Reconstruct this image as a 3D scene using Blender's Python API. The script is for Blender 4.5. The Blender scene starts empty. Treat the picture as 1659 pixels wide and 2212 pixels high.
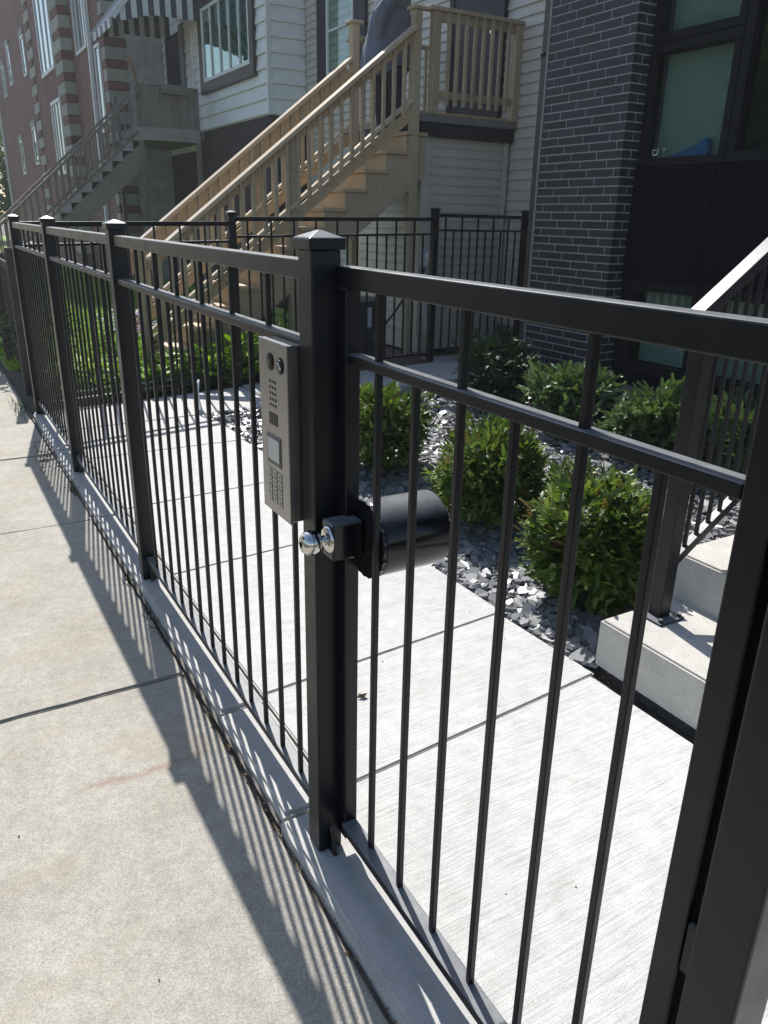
import bpy, bmesh, math, random
from mathutils import Vector, Matrix, Quaternion, noise
random.seed(7)
SC = bpy.context.scene
COL = SC.collection
R_ = math.radians

# ------------------------------------------------------------------ camera
cam_d = bpy.data.cameras.new('camera'); cam = bpy.data.objects.new('camera', cam_d); COL.objects.link(cam)
cr = Vector((0.865, -0.501, 0.019)); cu = Vector((0.163, 0.317, 0.934)); cf = Vector((0.474, 0.805, -0.356))
cf.normalize(); cr = (cr - cf * cr.dot(cf)).normalized(); cu = cr.cross(cf)
cam.matrix_world = Matrix(((cr.x, cu.x, -cf.x, 0), (cr.y, cu.y, -cf.y, 0), (cr.z, cu.z, -cf.z, 1.55), (0, 0, 0, 1)))
cam_d.sensor_fit = 'HORIZONTAL'; cam_d.sensor_width = 36; cam_d.lens = 36 * 1665 / 1659
cam_d.clip_start = 0.02; cam_d.clip_end = 2000
SC.camera = cam
SC.render.resolution_x = 768; SC.render.resolution_y = 1024

# ------------------------------------------------------------------ world, sun, exposure
SUN = Vector((0.155, 0.87, 1.0)).normalized()
W = bpy.data.worlds.new('World'); SC.world = W; W.use_nodes = True
nt = W.node_tree; nt.nodes.clear()
sky = nt.nodes.new('ShaderNodeTexSky'); sky.sky_type = 'NISHITA'; sky.sun_disc = False
sky.sun_elevation = math.asin(SUN.z); sky.sun_rotation = math.atan2(SUN.x, SUN.y)
bg = nt.nodes.new('ShaderNodeBackground'); bg.inputs[1].default_value = 0.125
wo = nt.nodes.new('ShaderNodeOutputWorld')
nt.links.new(sky.outputs[0], bg.inputs[0]); nt.links.new(bg.outputs[0], wo.inputs[0])
sd = bpy.data.lights.new('sun', 'SUN'); sd.energy = 5.0; sd.angle = R_(0.53); sd.color = (1, 0.97, 0.925)
sun = bpy.data.objects.new('sun', sd); COL.objects.link(sun); sun.location = (5, 25, 30)
sun.rotation_euler = (-SUN).to_track_quat('-Z', 'Y').to_euler()
SC.view_settings.view_transform = 'Standard'; SC.view_settings.look = 'None'
SC.view_settings.gamma = 1; SC.view_settings.use_curve_mapping = False
SC.view_settings.exposure = 0.46

# ------------------------------------------------------------------ materials
class MatB:
    def __init__(s, name):
        s.m = bpy.data.materials.new(name); s.m.use_nodes = True
        s.t = s.m.node_tree; s.p = s.t.nodes['Principled BSDF']; s.o = s.t.nodes['Material Output']
    def n(s, typ, **kw):
        nd = s.t.nodes.new(typ)
        for k, v in kw.items():
            if k.startswith('i_'):
                key = k[2:]; key = int(key) if key.isdigit() else key.replace('_', ' ')
                nd.inputs[key].default_value = v
            else: setattr(nd, k, v)
        return nd
    def l(s, a, b): s.t.links.new(a, b)
    def coord(s, kind='Object', scale=(1, 1, 1)):
        if kind == 'World':
            g = s.n('ShaderNodeNewGeometry').outputs['Position']
        else: g = s.n('ShaderNodeTexCoord').outputs[kind]
        mp = s.n('ShaderNodeMapping'); mp.inputs['Scale'].default_value = scale; s.l(g, mp.inputs[0]); return mp.outputs[0]
    def noise(s, co, scale, detail=4, rough=.6):
        nd = s.n('ShaderNodeTexNoise'); nd.inputs['Scale'].default_value = scale; nd.inputs['Detail'].default_value = detail
        nd.inputs['Roughness'].default_value = rough; s.l(co, nd.inputs['Vector']); return nd.outputs['Fac']
    def ramp(s, fac, stops, interp='LINEAR'):
        r = s.n('ShaderNodeValToRGB'); e = r.color_ramp.elements; r.color_ramp.interpolation = interp
        e[0].position, e[0].color = stops[0][0], (*stops[0][1], 1); e[1].position, e[1].color = stops[-1][0], (*stops[-1][1], 1)
        for p, c in stops[1:-1]:
            x = e.new(p); x.color = (*c, 1)
        s.l(fac, r.inputs[0]); return r.outputs[0]
    def mix(s, fac, a, b, mode='MIX'):
        m = s.n('ShaderNodeMix', data_type='RGBA', blend_type=mode)
        for i, v in ((0, fac), (6, a), (7, b)):
            if isinstance(v, (int, float)): m.inputs[i].default_value = v
            elif isinstance(v, tuple): m.inputs[i].default_value = (*v, 1)
            else: s.l(v, m.inputs[i])
        return m.outputs[2]
    def bump(s, h, strength=.3, dist=.002, prev=None):
        b = s.n('ShaderNodeBump'); b.inputs['Strength'].default_value = strength; b.inputs['Distance'].default_value = dist
        s.l(h, b.inputs['Height'])
        if prev: s.l(prev, b.inputs['Normal'])
        s.l(b.outputs[0], s.p.inputs['Normal']); return b.outputs[0]
    def base(s, c):
        if isinstance(c, tuple): s.p.inputs['Base Color'].default_value = (*c, 1)
        else: s.l(c, s.p.inputs['Base Color'])
    def set(s, **kw):
        for k, v in kw.items(): s.p.inputs[k.replace('_', ' ')].default_value = v
        return s

def g3(v): return (v, v, v)
M = {}
def simple(name, col, rough=.6, var=.12, scale=6, metal=0, bump=0, bscale=60, spec=.5):
    b = MatB(name); co = b.coord('World')
    f = b.noise(co, scale, 5)
    lo = tuple(c * (1 - var) for c in col); hi = tuple(min(1, c * (1 + var)) for c in col)
    b.base(b.ramp(f, [(.3, lo), (.7, hi)])); b.set(Roughness=rough, Metallic=metal, Specular_IOR_Level=spec)
    if bump: b.bump(b.noise(co, bscale, 4), bump, .003)
    M[name] = b.m; return b

def mk_metal(name, base, rough, dust=.05):
    b = MatB(name); co = b.coord('World')
    f = b.noise(co, 9, 6, .7); f2 = b.noise(co, 140, 3)
    c = b.mix(b.ramp(f, [(.45, g3(0)), (.8, g3(1))]), base, tuple(min(1, x + dust * .5) for x in base))
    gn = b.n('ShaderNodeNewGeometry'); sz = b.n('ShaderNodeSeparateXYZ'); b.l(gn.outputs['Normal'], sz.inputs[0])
    up = b.ramp(sz.outputs[2], [(.55, g3(0)), (.95, g3(1))]); glare = b.ramp(b.noise(co, 26, 6, .75), [(.25, g3(.38)), (.75, g3(.75))])
    c = b.mix(b.mix(1, up, glare, 'MULTIPLY'), c, (.30, .31, .32))      # sun glare painted as pale grey on level tops
    b.base(c)
    b.l(b.ramp(f, [(.3, g3(rough * .85)), (.75, g3(rough * 1.35))]), b.p.inputs['Roughness'])
    b.bump(f2, .05, .0008); b.set(Specular_IOR_Level=.34)
    M[name] = b.m
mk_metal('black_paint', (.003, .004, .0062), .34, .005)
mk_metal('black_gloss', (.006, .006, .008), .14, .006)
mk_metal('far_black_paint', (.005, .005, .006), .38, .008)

RUST_Y = 2.05
def mk_concrete(name, c0, c1, c2, broom=None, speck=.5, stains=False, bumps=.35):
    b = MatB(name); co = b.coord('World')
    big = b.noise(co, 1.3, 6, .65); mid = b.noise(co, 14, 5, .7); fine = b.noise(co, 240, 3, .7)
    col = b.ramp(big, [(.32, c0), (.52, c1), (.72, c2)])
    col = b.mix(.35, col, b.ramp(mid, [(.3, tuple(x * .7 for x in c1)), (.7, tuple(min(1, x * 1.25) for x in c1))]))
    col = b.mix(speck, col, b.ramp(fine, [(.33, g3(.28)), (.5, g3(.5)), (.66, g3(.78))]), 'OVERLAY')
    h = fine
    if broom:
        wv = b.noise(co, 2.2, 3); vm = b.n('ShaderNodeVectorMath', operation='MULTIPLY_ADD'); b.l(wv, vm.inputs[0]); vm.inputs[1].default_value = (0, 3.5, 0); b.l(b.coord('World', broom), vm.inputs[2])
        bn = b.mix(.35, b.noise(vm.outputs[0], 1, 3, .75), b.noise(b.coord('World', (14, 60, 1)), 1, 4, .8))
        sp_ = b.noise(co, 5, 7, .75); col = b.mix(b.ramp(sp_, [(.60, g3(0)), (.76, g3(.45))]), col, (.36, .32, .26))
        sp2 = b.noise(co, 38, 4, .8); col = b.mix(b.ramp(sp2, [(.70, g3(0)), (.76, g3(.6))]), col, (.24, .23, .21))
        col = b.mix(.36, col, b.ramp(bn, [(.36, g3(.22)), (.5, g3(.5)), (.62, g3(.66))]), 'OVERLAY')
        nb = b.bump(bn, .75, .004); b.bump(fine, bumps, .002, nb)
    else: b.bump(b.mix(.5, mid, fine), bumps, .004)
    if stains:
        s1 = b.noise(b.coord('World', (.8, 1.6, 1)), 1.7, 7, .72)
        col = b.mix(b.ramp(s1, [(.50, g3(0)), (.72, g3(.6))]), col, (.33, .265, .185))
        s3 = b.noise(co, 30, 5, .75); col = b.mix(.4, col, b.ramp(s3, [(.32, g3(.34)), (.68, g3(.64))]), 'OVERLAY')
        v = b.n('ShaderNodeTexVoronoi'); v.inputs['Scale'].default_value = 16; b.l(co, v.inputs['Vector'])
        col = b.mix(b.ramp(v.outputs['Distance'], [(.02, g3(.75)), (.05, g3(0))]), col, (.10, .085, .07))
        sx = b.n('ShaderNodeSeparateXYZ'); b.l(co, sx.inputs[0])
        wob = b.noise(co, 7, 5, .7)
        m1 = b.n('ShaderNodeMath', operation='MULTIPLY_ADD'); b.l(wob, m1.inputs[0]); m1.inputs[1].default_value = .10; b.l(sx.outputs[1], m1.inputs[2])
        m2 = b.n('ShaderNodeMath', operation='SUBTRACT'); b.l(m1.outputs[0], m2.inputs[0]); m2.inputs[1].default_value = RUST_Y
        m3 = b.n('ShaderNodeMath', operation='ABSOLUTE'); b.l(m2.outputs[0], m3.inputs[0])
        xr = b.ramp(sx.outputs[0], [(.08, g3(0)), (.24, g3(1)), (.50, g3(1)), (.56, g3(0))])
        yr = b.ramp(m3.outputs[0], [(.0, g3(.6)), (.004, g3(.3)), (.028, g3(0))])
        col = b.mix(b.mix(1, xr, yr, 'MULTIPLY'), col, (.22, .10, .055))
        ns = b.noise(co, 60, 3, .8)
        col = b.mix(b.ramp(ns, [(.66, g3(0)), (.72, g3(.55))]), col, (.20, .19, .17))
    b.base(col); b.set(Roughness=.88, Specular_IOR_Level=.3); M[name] = b.m
mk_concrete('old_concrete', (.285, .268, .226), (.355, .336, .29), (.41, .392, .345), None, .5, True, .45)
mk_concrete('new_concrete', (.44, .435, .418), (.495, .488, .47), (.54, .532, .514), (5, 130, 1), .35)
mk_concrete('kerb_concrete', (.40, .39, .365), (.46, .45, .425), (.52, .51, .485), None, .35, False, .3)
mk_concrete('step_concrete', (.43, .41, .37), (.51, .49, .45), (.56, .54, .50), None, .35, False, .35)

simple('soil', (.10, .085, .066), .95, .5, 30, bump=.8, bscale=70)
simple('joint_dark', (.15, .135, .115), .95, .4, 40, bump=.5)
simple('mortar', (.36, .35, .34), .9, .15, 40, bump=.4)
def mk_island(name, cols, rough=.6, spec=.4, bump=0, trans=0, metal=0):
    b = MatB(name); g = b.n('ShaderNodeNewGeometry')
    n = len(cols); c = b.ramp(g.outputs['Random Per Island'], [(i / max(1, n - 1), cc) for i, cc in enumerate(cols)])
    b.base(c); b.set(Roughness=rough, Specular_IOR_Level=spec)
    if bump: b.bump(b.noise(b.coord('World'), 90, 4), bump, .004)
    if trans:
        tr = b.n('ShaderNodeBsdfTranslucent'); mx = b.n('ShaderNodeMixShader'); mx.inputs[0].default_value = trans
        b.l(b.mix(1, c, (.9, 1, .45), 'MULTIPLY'), tr.inputs[0]); b.l(b.p.outputs[0], mx.inputs[1]); b.l(tr.outputs[0], mx.inputs[2]); b.l(mx.outputs[0], b.o.inputs[0])
    M[name] = b.m
mk_island('slate', [(.09, .093, .098), (.24, .243, .247), (.15, .153, .158), (.31, .312, .316), (.12, .123, .128), (.38, .382, .386)], .36, .8, .25)
mk_island('yew', [(.045, .088, .020), (.085, .15, .030), (.17, .25, .055), (.06, .11, .024), (.28, .35, .09), (.10, .17, .035), (.17, .11, .04)], .45, .45, 0, .30)
mk_island('hosta', [(.14, .28, .02), (.30, .46, .04), (.20, .38, .03), (.40, .52, .07)], .45, .4, 0, .35)
mk_island('ivy', [(.04, .10, .018), (.08, .18, .025), (.14, .28, .04), (.05, .13, .03)], .45, .4, 0, .3)
mk_island('dark_leaf', [(.018, .045, .016), (.03, .065, .022), (.045, .09, .03)], .45, .4, 0, .25)
mk_island('petal', [(.25, .18, .6), (.40, .28, .75), (.6, .5, .85), (.3, .25, .7)], .6, .3, 0, .3)
mk_island('grass', [(.14, .26, .03), (.22, .36, .04), (.28, .42, .07), (.32, .38, .11)], .6, .3, 0, .3)
mk_island('litter', [(.16, .10, .05), (.24, .15, .07), (.09, .06, .035), (.30, .20, .10)], .8, .3)
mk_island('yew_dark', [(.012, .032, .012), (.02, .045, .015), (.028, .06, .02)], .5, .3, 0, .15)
mk_island('shade_leaf', [(.06, .11, .04), (.10, .16, .06), (.15, .21, .09), (.08, .14, .05)], .4, .5, 0, .25)
simple('lawn_green', (.17, .28, .05), .9, .3, 8, bump=.5)
simple('bark', (.09, .065, .045), .9, .4, 30, bump=.8)

def mk_brick_piece(name, cols, rough=.5):
    b = MatB(name); oi = b.n('ShaderNodeObjectInfo'); n = len(cols)
    c = b.ramp(oi.outputs['Random'], [(i / (n - 1), cc) for i, cc in enumerate(cols)])
    co = b.coord('World'); f = b.noise(co, 55, 5, .7)
    b.base(b.mix(.5, c, b.ramp(f, [(.3, g3(.36)), (.7, g3(.62))]), 'OVERLAY')); b.set(Roughness=rough)
    b.bump(f, .35, .002); M[name] = b.m
mk_brick_piece('dark_brick', [(.012, .015, .020), (.022, .026, .032), (.014, .016, .020), (.030, .032, .036), (.018, .020, .026)], .6)
mk_brick_piece('stone_block', [(.34, .335, .28), (.42, .41, .34), (.30, .30, .255)], .85)
mk_brick_piece('red_brick_block', [(.19, .09, .07), (.24, .12, .095), (.15, .075, .06)], .85)

def mk_wood(name, c0, c1, c2, rough=.75, axis=(1, 1, 1), knots=True):
    b = MatB(name); oi = b.n('ShaderNodeObjectInfo'); co = b.coord('Object', axis)
    f = b.noise(co, 12, 6, .65); f2 = b.noise(b.coord('World'), 2.5, 4)
    c = b.ramp(f, [(.28, c0), (.5, c1), (.75, c2)])
    c = b.mix(b.ramp(f2, [(.35, g3(0)), (.7, g3(.6))]), c, c0)
    c = b.mix(.5, c, b.ramp(oi.outputs['Random'], [(0, g3(.38)), (1, g3(.62))]), 'OVERLAY')
    if knots:
        v = b.n('ShaderNodeTexVoronoi'); v.inputs['Scale'].default_value = 3.5; b.l(b.coord('World'), v.inputs['Vector'])
        c = b.mix(b.ramp(v.outputs['Distance'], [(.05, g3(.85)), (.085, g3(0))]), c, (.07, .03, .012))
    b.base(c); b.set(Roughness=rough, Specular_IOR_Level=.5); b.bump(f, .25, .002); M[name] = b.m
mk_wood('new_wood', (.38, .27, .15), (.50, .375, .225), (.60, .475, .31), .48, axis=(2, 9, 9))
mk_wood('lit_rail_wood', (.46, .36, .24), (.58, .48, .34), (.66, .57, .43), .36, axis=(2, 9, 9), knots=False)  # paler than the other timber: sunlit highlight put into the rail colour
mk_wood('post_wood', (.33, .26, .165), (.45, .37, .25), (.54, .46, .325), axis=(9, 9, 2), knots=False)
mk_wood('grey_wood', (.14, .12, .10), (.24, .205, .175), (.33, .29, .25), .85, axis=(9, 9, 2), knots=False)
mk_wood('grey_tread', (.24, .225, .20), (.36, .34, .305), (.44, .42, .385), .85, axis=(2, 9, 9), knots=False)

simple('beige_siding', (.56, .52, .45), .55, .06, 3)
simple('beige_trim', (.60, .57, .50), .55, .05, 3)
simple('white_siding', (.78, .79, .77), .6, .07, 3)
simple('white_trim', (.70, .71, .70), .5, .05, 5)
simple('brown_frame', (.055, .038, .032), .55, .2, 9)
simple('dark_frame', (.005, .006, .009), .6, .15, 8, spec=.15)
simple('dark_panel', (.003, .004, .007), .8, .15, 3, spec=.08)
simple('navy_band', (.012, .013, .020), .6, .15, 4)
simple('grey_band', (.20, .205, .20), .6, .1, 4)
simple('dark_interior', (.008, .009, .010), .9, .2, 4)
simple('blind', (.30, .335, .325), .8, .04, 5)
simple('curtain', (.42, .44, .43), .8, .25, 10)
simple('blue_plastic', (.02, .16, .42), .25, .2, 20)
simple('white_plastic', (.72, .73, .72), .35, .05, 8)
simple('bin_plastic', (.03, .032, .035), .45, .2, 6)
simple('label_grey', (.45, .46, .47), .5, .2, 50)
simple('foundation', (.19, .18, .17), .9, .2, 5, bump=.4)
simple('dark_foundation', (.055, .04, .04), .9, .3, 5, bump=.4)
simple('rust', (.25, .10, .035), .9, .4, 25)
simple('asphalt', (.05, .05, .052), .9, .2, 30, bump=.4)
simple('grey_stone', (.42, .42, .37), .9, .22, 6, bump=.4)
simple('awning_white', (.62, .64, .64), .6, .05, 5)
simple('awning_dark', (.05, .065, .07), .6, .1, 5)
simple('hoodie', (.13, .15, .19), .9, .16, 12, bump=.3)
simple('trousers', (.010, .013, .030), .85, .3, 14, bump=.3)
simple('skin', (.42, .26, .19), .5, .08, 20)
simple('hair', (.025, .018, .013), .6, .3, 40)
simple('shoe', (.03, .03, .032), .5, .2, 30)
simple('lens_black', (.004, .004, .005), .3, .1, 5, spec=.15)
simple('screen', (.42, .42, .40), .25, .03, 5)
simple('mark_white', (.75, .75, .75), .5, .03, 5)
simple('shade_cloth', (.06, .05, .045), .9, .3, 9)

b = MatB('steel'); co = b.coord('World', (1, 1, 1)); st = b.noise(b.coord('World', (40, 40, 900)), 1, 3)
b.base(b.ramp(b.noise(co, 7, 4), [(.3, (.27, .268, .262)), (.7, (.345, .342, .334))])); b.set(Metallic=1, Roughness=.33); b.bump(st, .06, .0005); M['steel'] = b.m
b = MatB('chrome'); co = b.coord('World'); b.base((.62, .61, .58)); b.set(Metallic=1, Roughness=.13)
b.l(b.ramp(b.noise(co, 60, 5), [(.35, g3(.08)), (.7, g3(.24))]), b.p.inputs['Roughness']); M['chrome'] = b.m
b = MatB('key_mark'); b.base((.15, .147, .14)); b.set(Metallic=1, Roughness=.5); M['key_mark'] = b.m

b = MatB('red_brick'); co = b.coord('World'); sp = b.n('ShaderNodeSeparateXYZ'); b.l(co, sp.inputs[0])
ad = b.n('ShaderNodeMath', operation='ADD'); b.l(sp.outputs[0], ad.inputs[0]); b.l(sp.outputs[1], ad.inputs[1])
cb = b.n('ShaderNodeCombineXYZ'); b.l(ad.outputs[0], cb.inputs[0]); b.l(sp.outputs[2], cb.inputs[1])
bt = b.n('ShaderNodeTexBrick'); b.l(cb.outputs[0], bt.inputs['Vector']); bt.inputs['Scale'].default_value = 1
bt.inputs['Brick Width'].default_value = .21; bt.inputs['Row Height'].default_value = .07; bt.inputs['Mortar Size'].default_value = .008
bt.inputs['Color1'].default_value = (.24, .10, .075, 1); bt.inputs['Color2'].default_value = (.16, .07, .055, 1); bt.inputs['Mortar'].default_value = (.26, .21, .18, 1)
b.base(b.mix(.5, bt.outputs['Color'], b.ramp(b.noise(co, 1.5, 5), [(.3, g3(.36)), (.7, g3(.62))]), 'OVERLAY')); b.set(Roughness=.9)
b.bump(bt.outputs['Fac'], -.5, .01); M['red_brick'] = b.m
b = MatB('dark_brick_upper'); co = b.coord('World'); sp = b.n('ShaderNodeSeparateXYZ'); b.l(co, sp.inputs[0])
ad = b.n('ShaderNodeMath', operation='ADD'); b.l(sp.outputs[0], ad.inputs[0]); b.l(sp.outputs[1], ad.inputs[1])
cb = b.n('ShaderNodeCombineXYZ'); b.l(ad.outputs[0], cb.inputs[0]); b.l(sp.outputs[2], cb.inputs[1])
bt = b.n('ShaderNodeTexBrick'); b.l(cb.outputs[0], bt.inputs['Vector']); bt.inputs['Scale'].default_value = 1
bt.inputs['Brick Width'].default_value = .305; bt.inputs['Row Height'].default_value = .0667; bt.inputs['Mortar Size'].default_value = .005
bt.inputs['Color1'].default_value = (.03, .034, .04, 1); bt.inputs['Color2'].default_value = (.04, .043, .05, 1); bt.inputs['Mortar'].default_value = (.34, .33, .32, 1)
b.base(bt.outputs['Color']); b.set(Roughness=.5); M['dark_brick_upper'] = b.m

b = MatB('glass'); gl = b.n('ShaderNodeBsdfGlossy'); gl.inputs['Roughness'].default_value = .01; gl.inputs['Color'].default_value = (.9, .95, .95, 1)
tp = b.n('ShaderNodeBsdfTransparent'); tp.inputs[0].default_value = (.78, .86, .83, 1)
fr = b.n('ShaderNodeFresnel'); gg = b.n('ShaderNodeNewGeometry'); mr = b.n('ShaderNodeMapRange'); mr.inputs[3].default_value = 1.5; mr.inputs[4].default_value = 1 / 1.5; b.l(gg.outputs['Backfacing'], mr.inputs[0]); b.l(mr.outputs[0], fr.inputs['IOR']); mx = b.n('ShaderNodeMixShader')
b.l(fr.outputs[0], mx.inputs[0]); b.l(tp.outputs[0], mx.inputs[1]); b.l(gl.outputs[0], mx.inputs[2]); b.l(mx.outputs[0], b.o.inputs[0]); M['glass'] = b.m

# ------------------------------------------------------------------ helpers
def obj(name, mesh, parent=None, mtx=None):
    o = bpy.data.objects.new(name, mesh); COL.objects.link(o)
    if mtx is not None:
        if parent is not None:
            pm = Matrix.Translation(parent.location) if parent.parent is None else Matrix.Translation(parent.parent.location) @ parent.matrix_basis
            mtx = pm.inverted() @ mtx
        o.matrix_basis = mtx
    if parent is not None: o.parent = parent
    return o
def tag(o, label, cat, group=None):
    o['label'] = label; o['category'] = cat
    if group: o['group'] = group
    return o
def struct(o): o['kind'] = 'structure'; return o
def stuff(o, label=None, cat=None):
    o['kind'] = 'stuff'
    if label: o['label'] = label
    if cat: o['category'] = cat
    return o
def thing(name, label, cat, loc=(0, 0, 0), group=None):
    o = bpy.data.objects.new(name, None); COL.objects.link(o); o.location = loc; o.empty_display_size = .1
    return tag(o, label, cat, group)
def sgroup(name, loc=(0, 0, 0)):
    o = bpy.data.objects.new(name, None); COL.objects.link(o); o.location = loc; o['kind'] = 'structure'; return o
def frombm(bm, name, mat, smooth=False):
    me = bpy.data.meshes.new(name); bm.normal_update(); bm.to_mesh(me); bm.free()
    mats = mat if isinstance(mat, (list, tuple)) else [mat]
    for m in mats: me.materials.append(M[m])
    if smooth: me.polygons.foreach_set('use_smooth', [True] * len(me.polygons))
    return me
CACHE = {}
def boxmesh(dx, dy, dz, mat, bev=0, seg=1):
    if bev and mat in ('black_paint', 'far_black_paint'): seg = 2
    k = (round(dx, 4), round(dy, 4), round(dz, 4), mat, bev, seg)
    if k not in CACHE:
        bm = bmesh.new(); bmesh.ops.create_cube(bm, size=1); bmesh.ops.scale(bm, vec=(dx, dy, dz), verts=bm.verts)
        if bev: bmesh.ops.bevel(bm, geom=bm.edges[:], offset=bev, segments=seg, affect='EDGES', profile=.5)
        CACHE[k] = frombm(bm, 'block', mat)
    return CACHE[k]
def box(name, parent, lo, hi, mat, bev=0, seg=1, rz=0):
    lo = Vector(lo); hi = Vector(hi); c = (lo + hi) / 2; d = hi - lo
    return obj(name, boxmesh(d.x, d.y, d.z, mat, bev, seg), parent, Matrix.Translation(c) @ Matrix.Rotation(rz, 4, 'Z'))
def bar(name, parent, p0, p1, w, h, mat, bev=0, up=(0, 0, 1), plumb=False):
    """box from p0 to p1; w across (horizontal), h along up"""
    p0 = Vector(p0); p1 = Vector(p1); d = p1 - p0; L = d.length; x = d / L
    up = Vector(up); y = up.cross(x).normalized(); z = x.cross(y)
    m = Matrix((x, y, z)).transposed().to_4x4(); m.translation = (p0 + p1) / 2
    return obj(name, boxmesh(L, w, h, mat, bev), parent, m)
def prism(name, parent, pts, axis, a, b_, mat, bev=0):
    """polygon pts (2d) extruded along axis from a to b"""
    bm = bmesh.new(); f = []
    for t in (a, b_):
        vs = []
        for (u, v) in pts:
            vs.append(bm.verts.new({'x': (t, u, v), 'y': (u, t, v), 'z': (u, v, t)}[axis]))
        f.append(vs)
    n = len(pts)
    bm.faces.new(f[0]); bm.faces.new(f[1][::-1])
    for i in range(n): bm.faces.new((f[0][i], f[0][(i + 1) % n], f[1][(i + 1) % n], f[1][i]))
    bmesh.ops.recalc_face_normals(bm, faces=bm.faces)
    c = sum((v.co for v in bm.verts), Vector()) / len(bm.verts)
    bmesh.ops.translate(bm, vec=-c, verts=bm.verts)
    if bev: bmesh.ops.bevel(bm, geom=bm.edges[:], offset=bev, segments=2, affect='EDGES')
    return obj(name, frombm(bm, name, mat), parent, Matrix.Translation(c))
def lathe(name, parent, prof, origin, axis, mat, seg=32, smooth=True):
    """prof: list of (r, t) along axis"""
    bm = bmesh.new(); rings = []
    for r, t in prof:
        if r < 1e-6: rings.append([bm.verts.new((0, 0, t))])
        else: rings.append([bm.verts.new((r * math.cos(2 * math.pi * i / seg), r * math.sin(2 * math.pi * i / seg), t)) for i in range(seg)])
    for a, b_ in zip(rings[:-1], rings[1:]):
        for i in range(seg):
            j = (i + 1) % seg
            if len(a) == 1 and len(b_) > 1: bm.faces.new((a[0], b_[i], b_[j]))
            elif len(b_) == 1 and len(a) > 1: bm.faces.new((a[i], a[j], b_[0]))
            elif len(a) > 1: bm.faces.new((a[i], a[j], b_[j], b_[i]))
    bmesh.ops.recalc_face_normals(bm, faces=bm.faces)
    me = frombm(bm, name, mat, smooth)
    if smooth:
        try: me.set_sharp_from_angle(angle=R_(40))
        except Exception: pass
    q = Vector((0, 0, 1)).rotation_difference(Vector(axis)).to_matrix().to_4x4()
    return obj(name, me, parent, Matrix.Translation(Vector(origin)) @ q)
def tube(name, parent, pts, r, mat, seg=8):
    bm = bmesh.new(); pts = [Vector(p) for p in pts]; rings = []
    for i, p in enumerate(pts):
        d = (pts[min(i + 1, len(pts) - 1)] - pts[max(i - 1, 0)]).normalized()
        u = d.orthogonal().normalized() if i == 0 else (u - d * u.dot(d)).normalized()
        v = d.cross(u); rr = r[i] if isinstance(r, (list, tuple)) else r
        rings.append([bm.verts.new(p + (u * math.cos(2 * math.pi * k / seg) + v * math.sin(2 * math.pi * k / seg)) * rr) for k in range(seg)])
    for a, b_ in zip(rings[:-1], rings[1:]):
        for k in range(seg): bm.faces.new((a[k], a[(k + 1) % seg], b_[(k + 1) % seg], b_[k]))
    bm.faces.new(rings[0][::-1]); bm.faces.new(rings[-1])
    c = pts[0]; bmesh.ops.translate(bm, vec=-c, verts=bm.verts); bmesh.ops.recalc_face_normals(bm, faces=bm.faces)
    return obj(name, frombm(bm, name, mat, True), parent, Matrix.Translation(c))
def pymesh(name, vs, fs, mat, smooth=False):
    me = bpy.data.meshes.new(name); me.from_pydata(vs, [], fs); me.materials.append(M[mat]); me.update()
    if smooth: me.polygons.foreach_set('use_smooth', [True] * len(me.polygons))
    return me

# ================================================================== SETTING
def sheet(name, x0, x1, y0, y1, z, mat):
    return struct(obj(name, pymesh(name, [(x0, y0, z), (x1, y0, z), (x1, y1, z), (x0, y1, z)], [(0, 1, 2, 3)], mat)))
sheet('ground', -300, 300, -300, 400, -.14, 'soil')
sheet('road', -16, -6.5, -300, 400, -.10, 'asphalt')

def slab(name, parent, quad, z0, z1, mat, bev=.008, jit=0):
    """quad = 4 xy corners ccw"""
    bm = bmesh.new()
    lo = [bm.verts.new((x, y, z0)) for x, y in quad]; hi = [bm.verts.new((x, y, z1)) for x, y in quad]
    bm.faces.new(lo[::-1]); bm.faces.new(hi)
    for i in range(4): bm.faces.new((lo[i], lo[(i + 1) % 4], hi[(i + 1) % 4], hi[i]))
    bmesh.ops.bevel(bm, geom=[e for e in bm.edges if e.verts[0].co.z > z0 + 1e-6 and e.verts[1].co.z > z0 + 1e-6], offset=bev, segments=2, affect='EDGES')
    if jit:
        bmesh.ops.subdivide_edges(bm, edges=[e for e in bm.edges if e.calc_length() > .3], cuts=28, use_grid_fill=True)
        for v in bm.verts:
            d = noise.noise_vector(v.co * 9) * jit + noise.noise_vector(v.co * 31) * jit * .5; v.co.x += d.x; v.co.y += d.y; v.co.z += d.z * .3
    c = Vector((sum(q[0] for q in quad) / 4, sum(q[1] for q in quad) / 4, z1)); bmesh.ops.translate(bm, vec=-c, verts=bm.verts)
    return obj(name, frombm(bm, name, mat), parent, Matrix.Translation(c))

# public sidewalk, old worn slabs
sw = sgroup('sidewalk', (-.4, 3, -.03))
ys = [-1.6, .62, 2.47, 4.215, 5.62, 7.2, 8.9, 10.6, 12.3, 14, 16, 18]
XE = [.603, .607, .614, .622, .614, .625, .56, .50, .48, .47, .47]
for i in range(len(ys) - 1):
    g = .003
    slab('slab', sw, [(-1.35, ys[i] + g), (XE[i], ys[i] + g + .004), (XE[i], ys[i + 1] - g + .004), (-1.35, ys[i + 1] - g)], -.13, -.032 - .004 * (i % 2), 'old_concrete', .007, .004)
sheet('parkway', -6.5, -1.36, -60, 120, -.09, 'soil')
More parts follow.
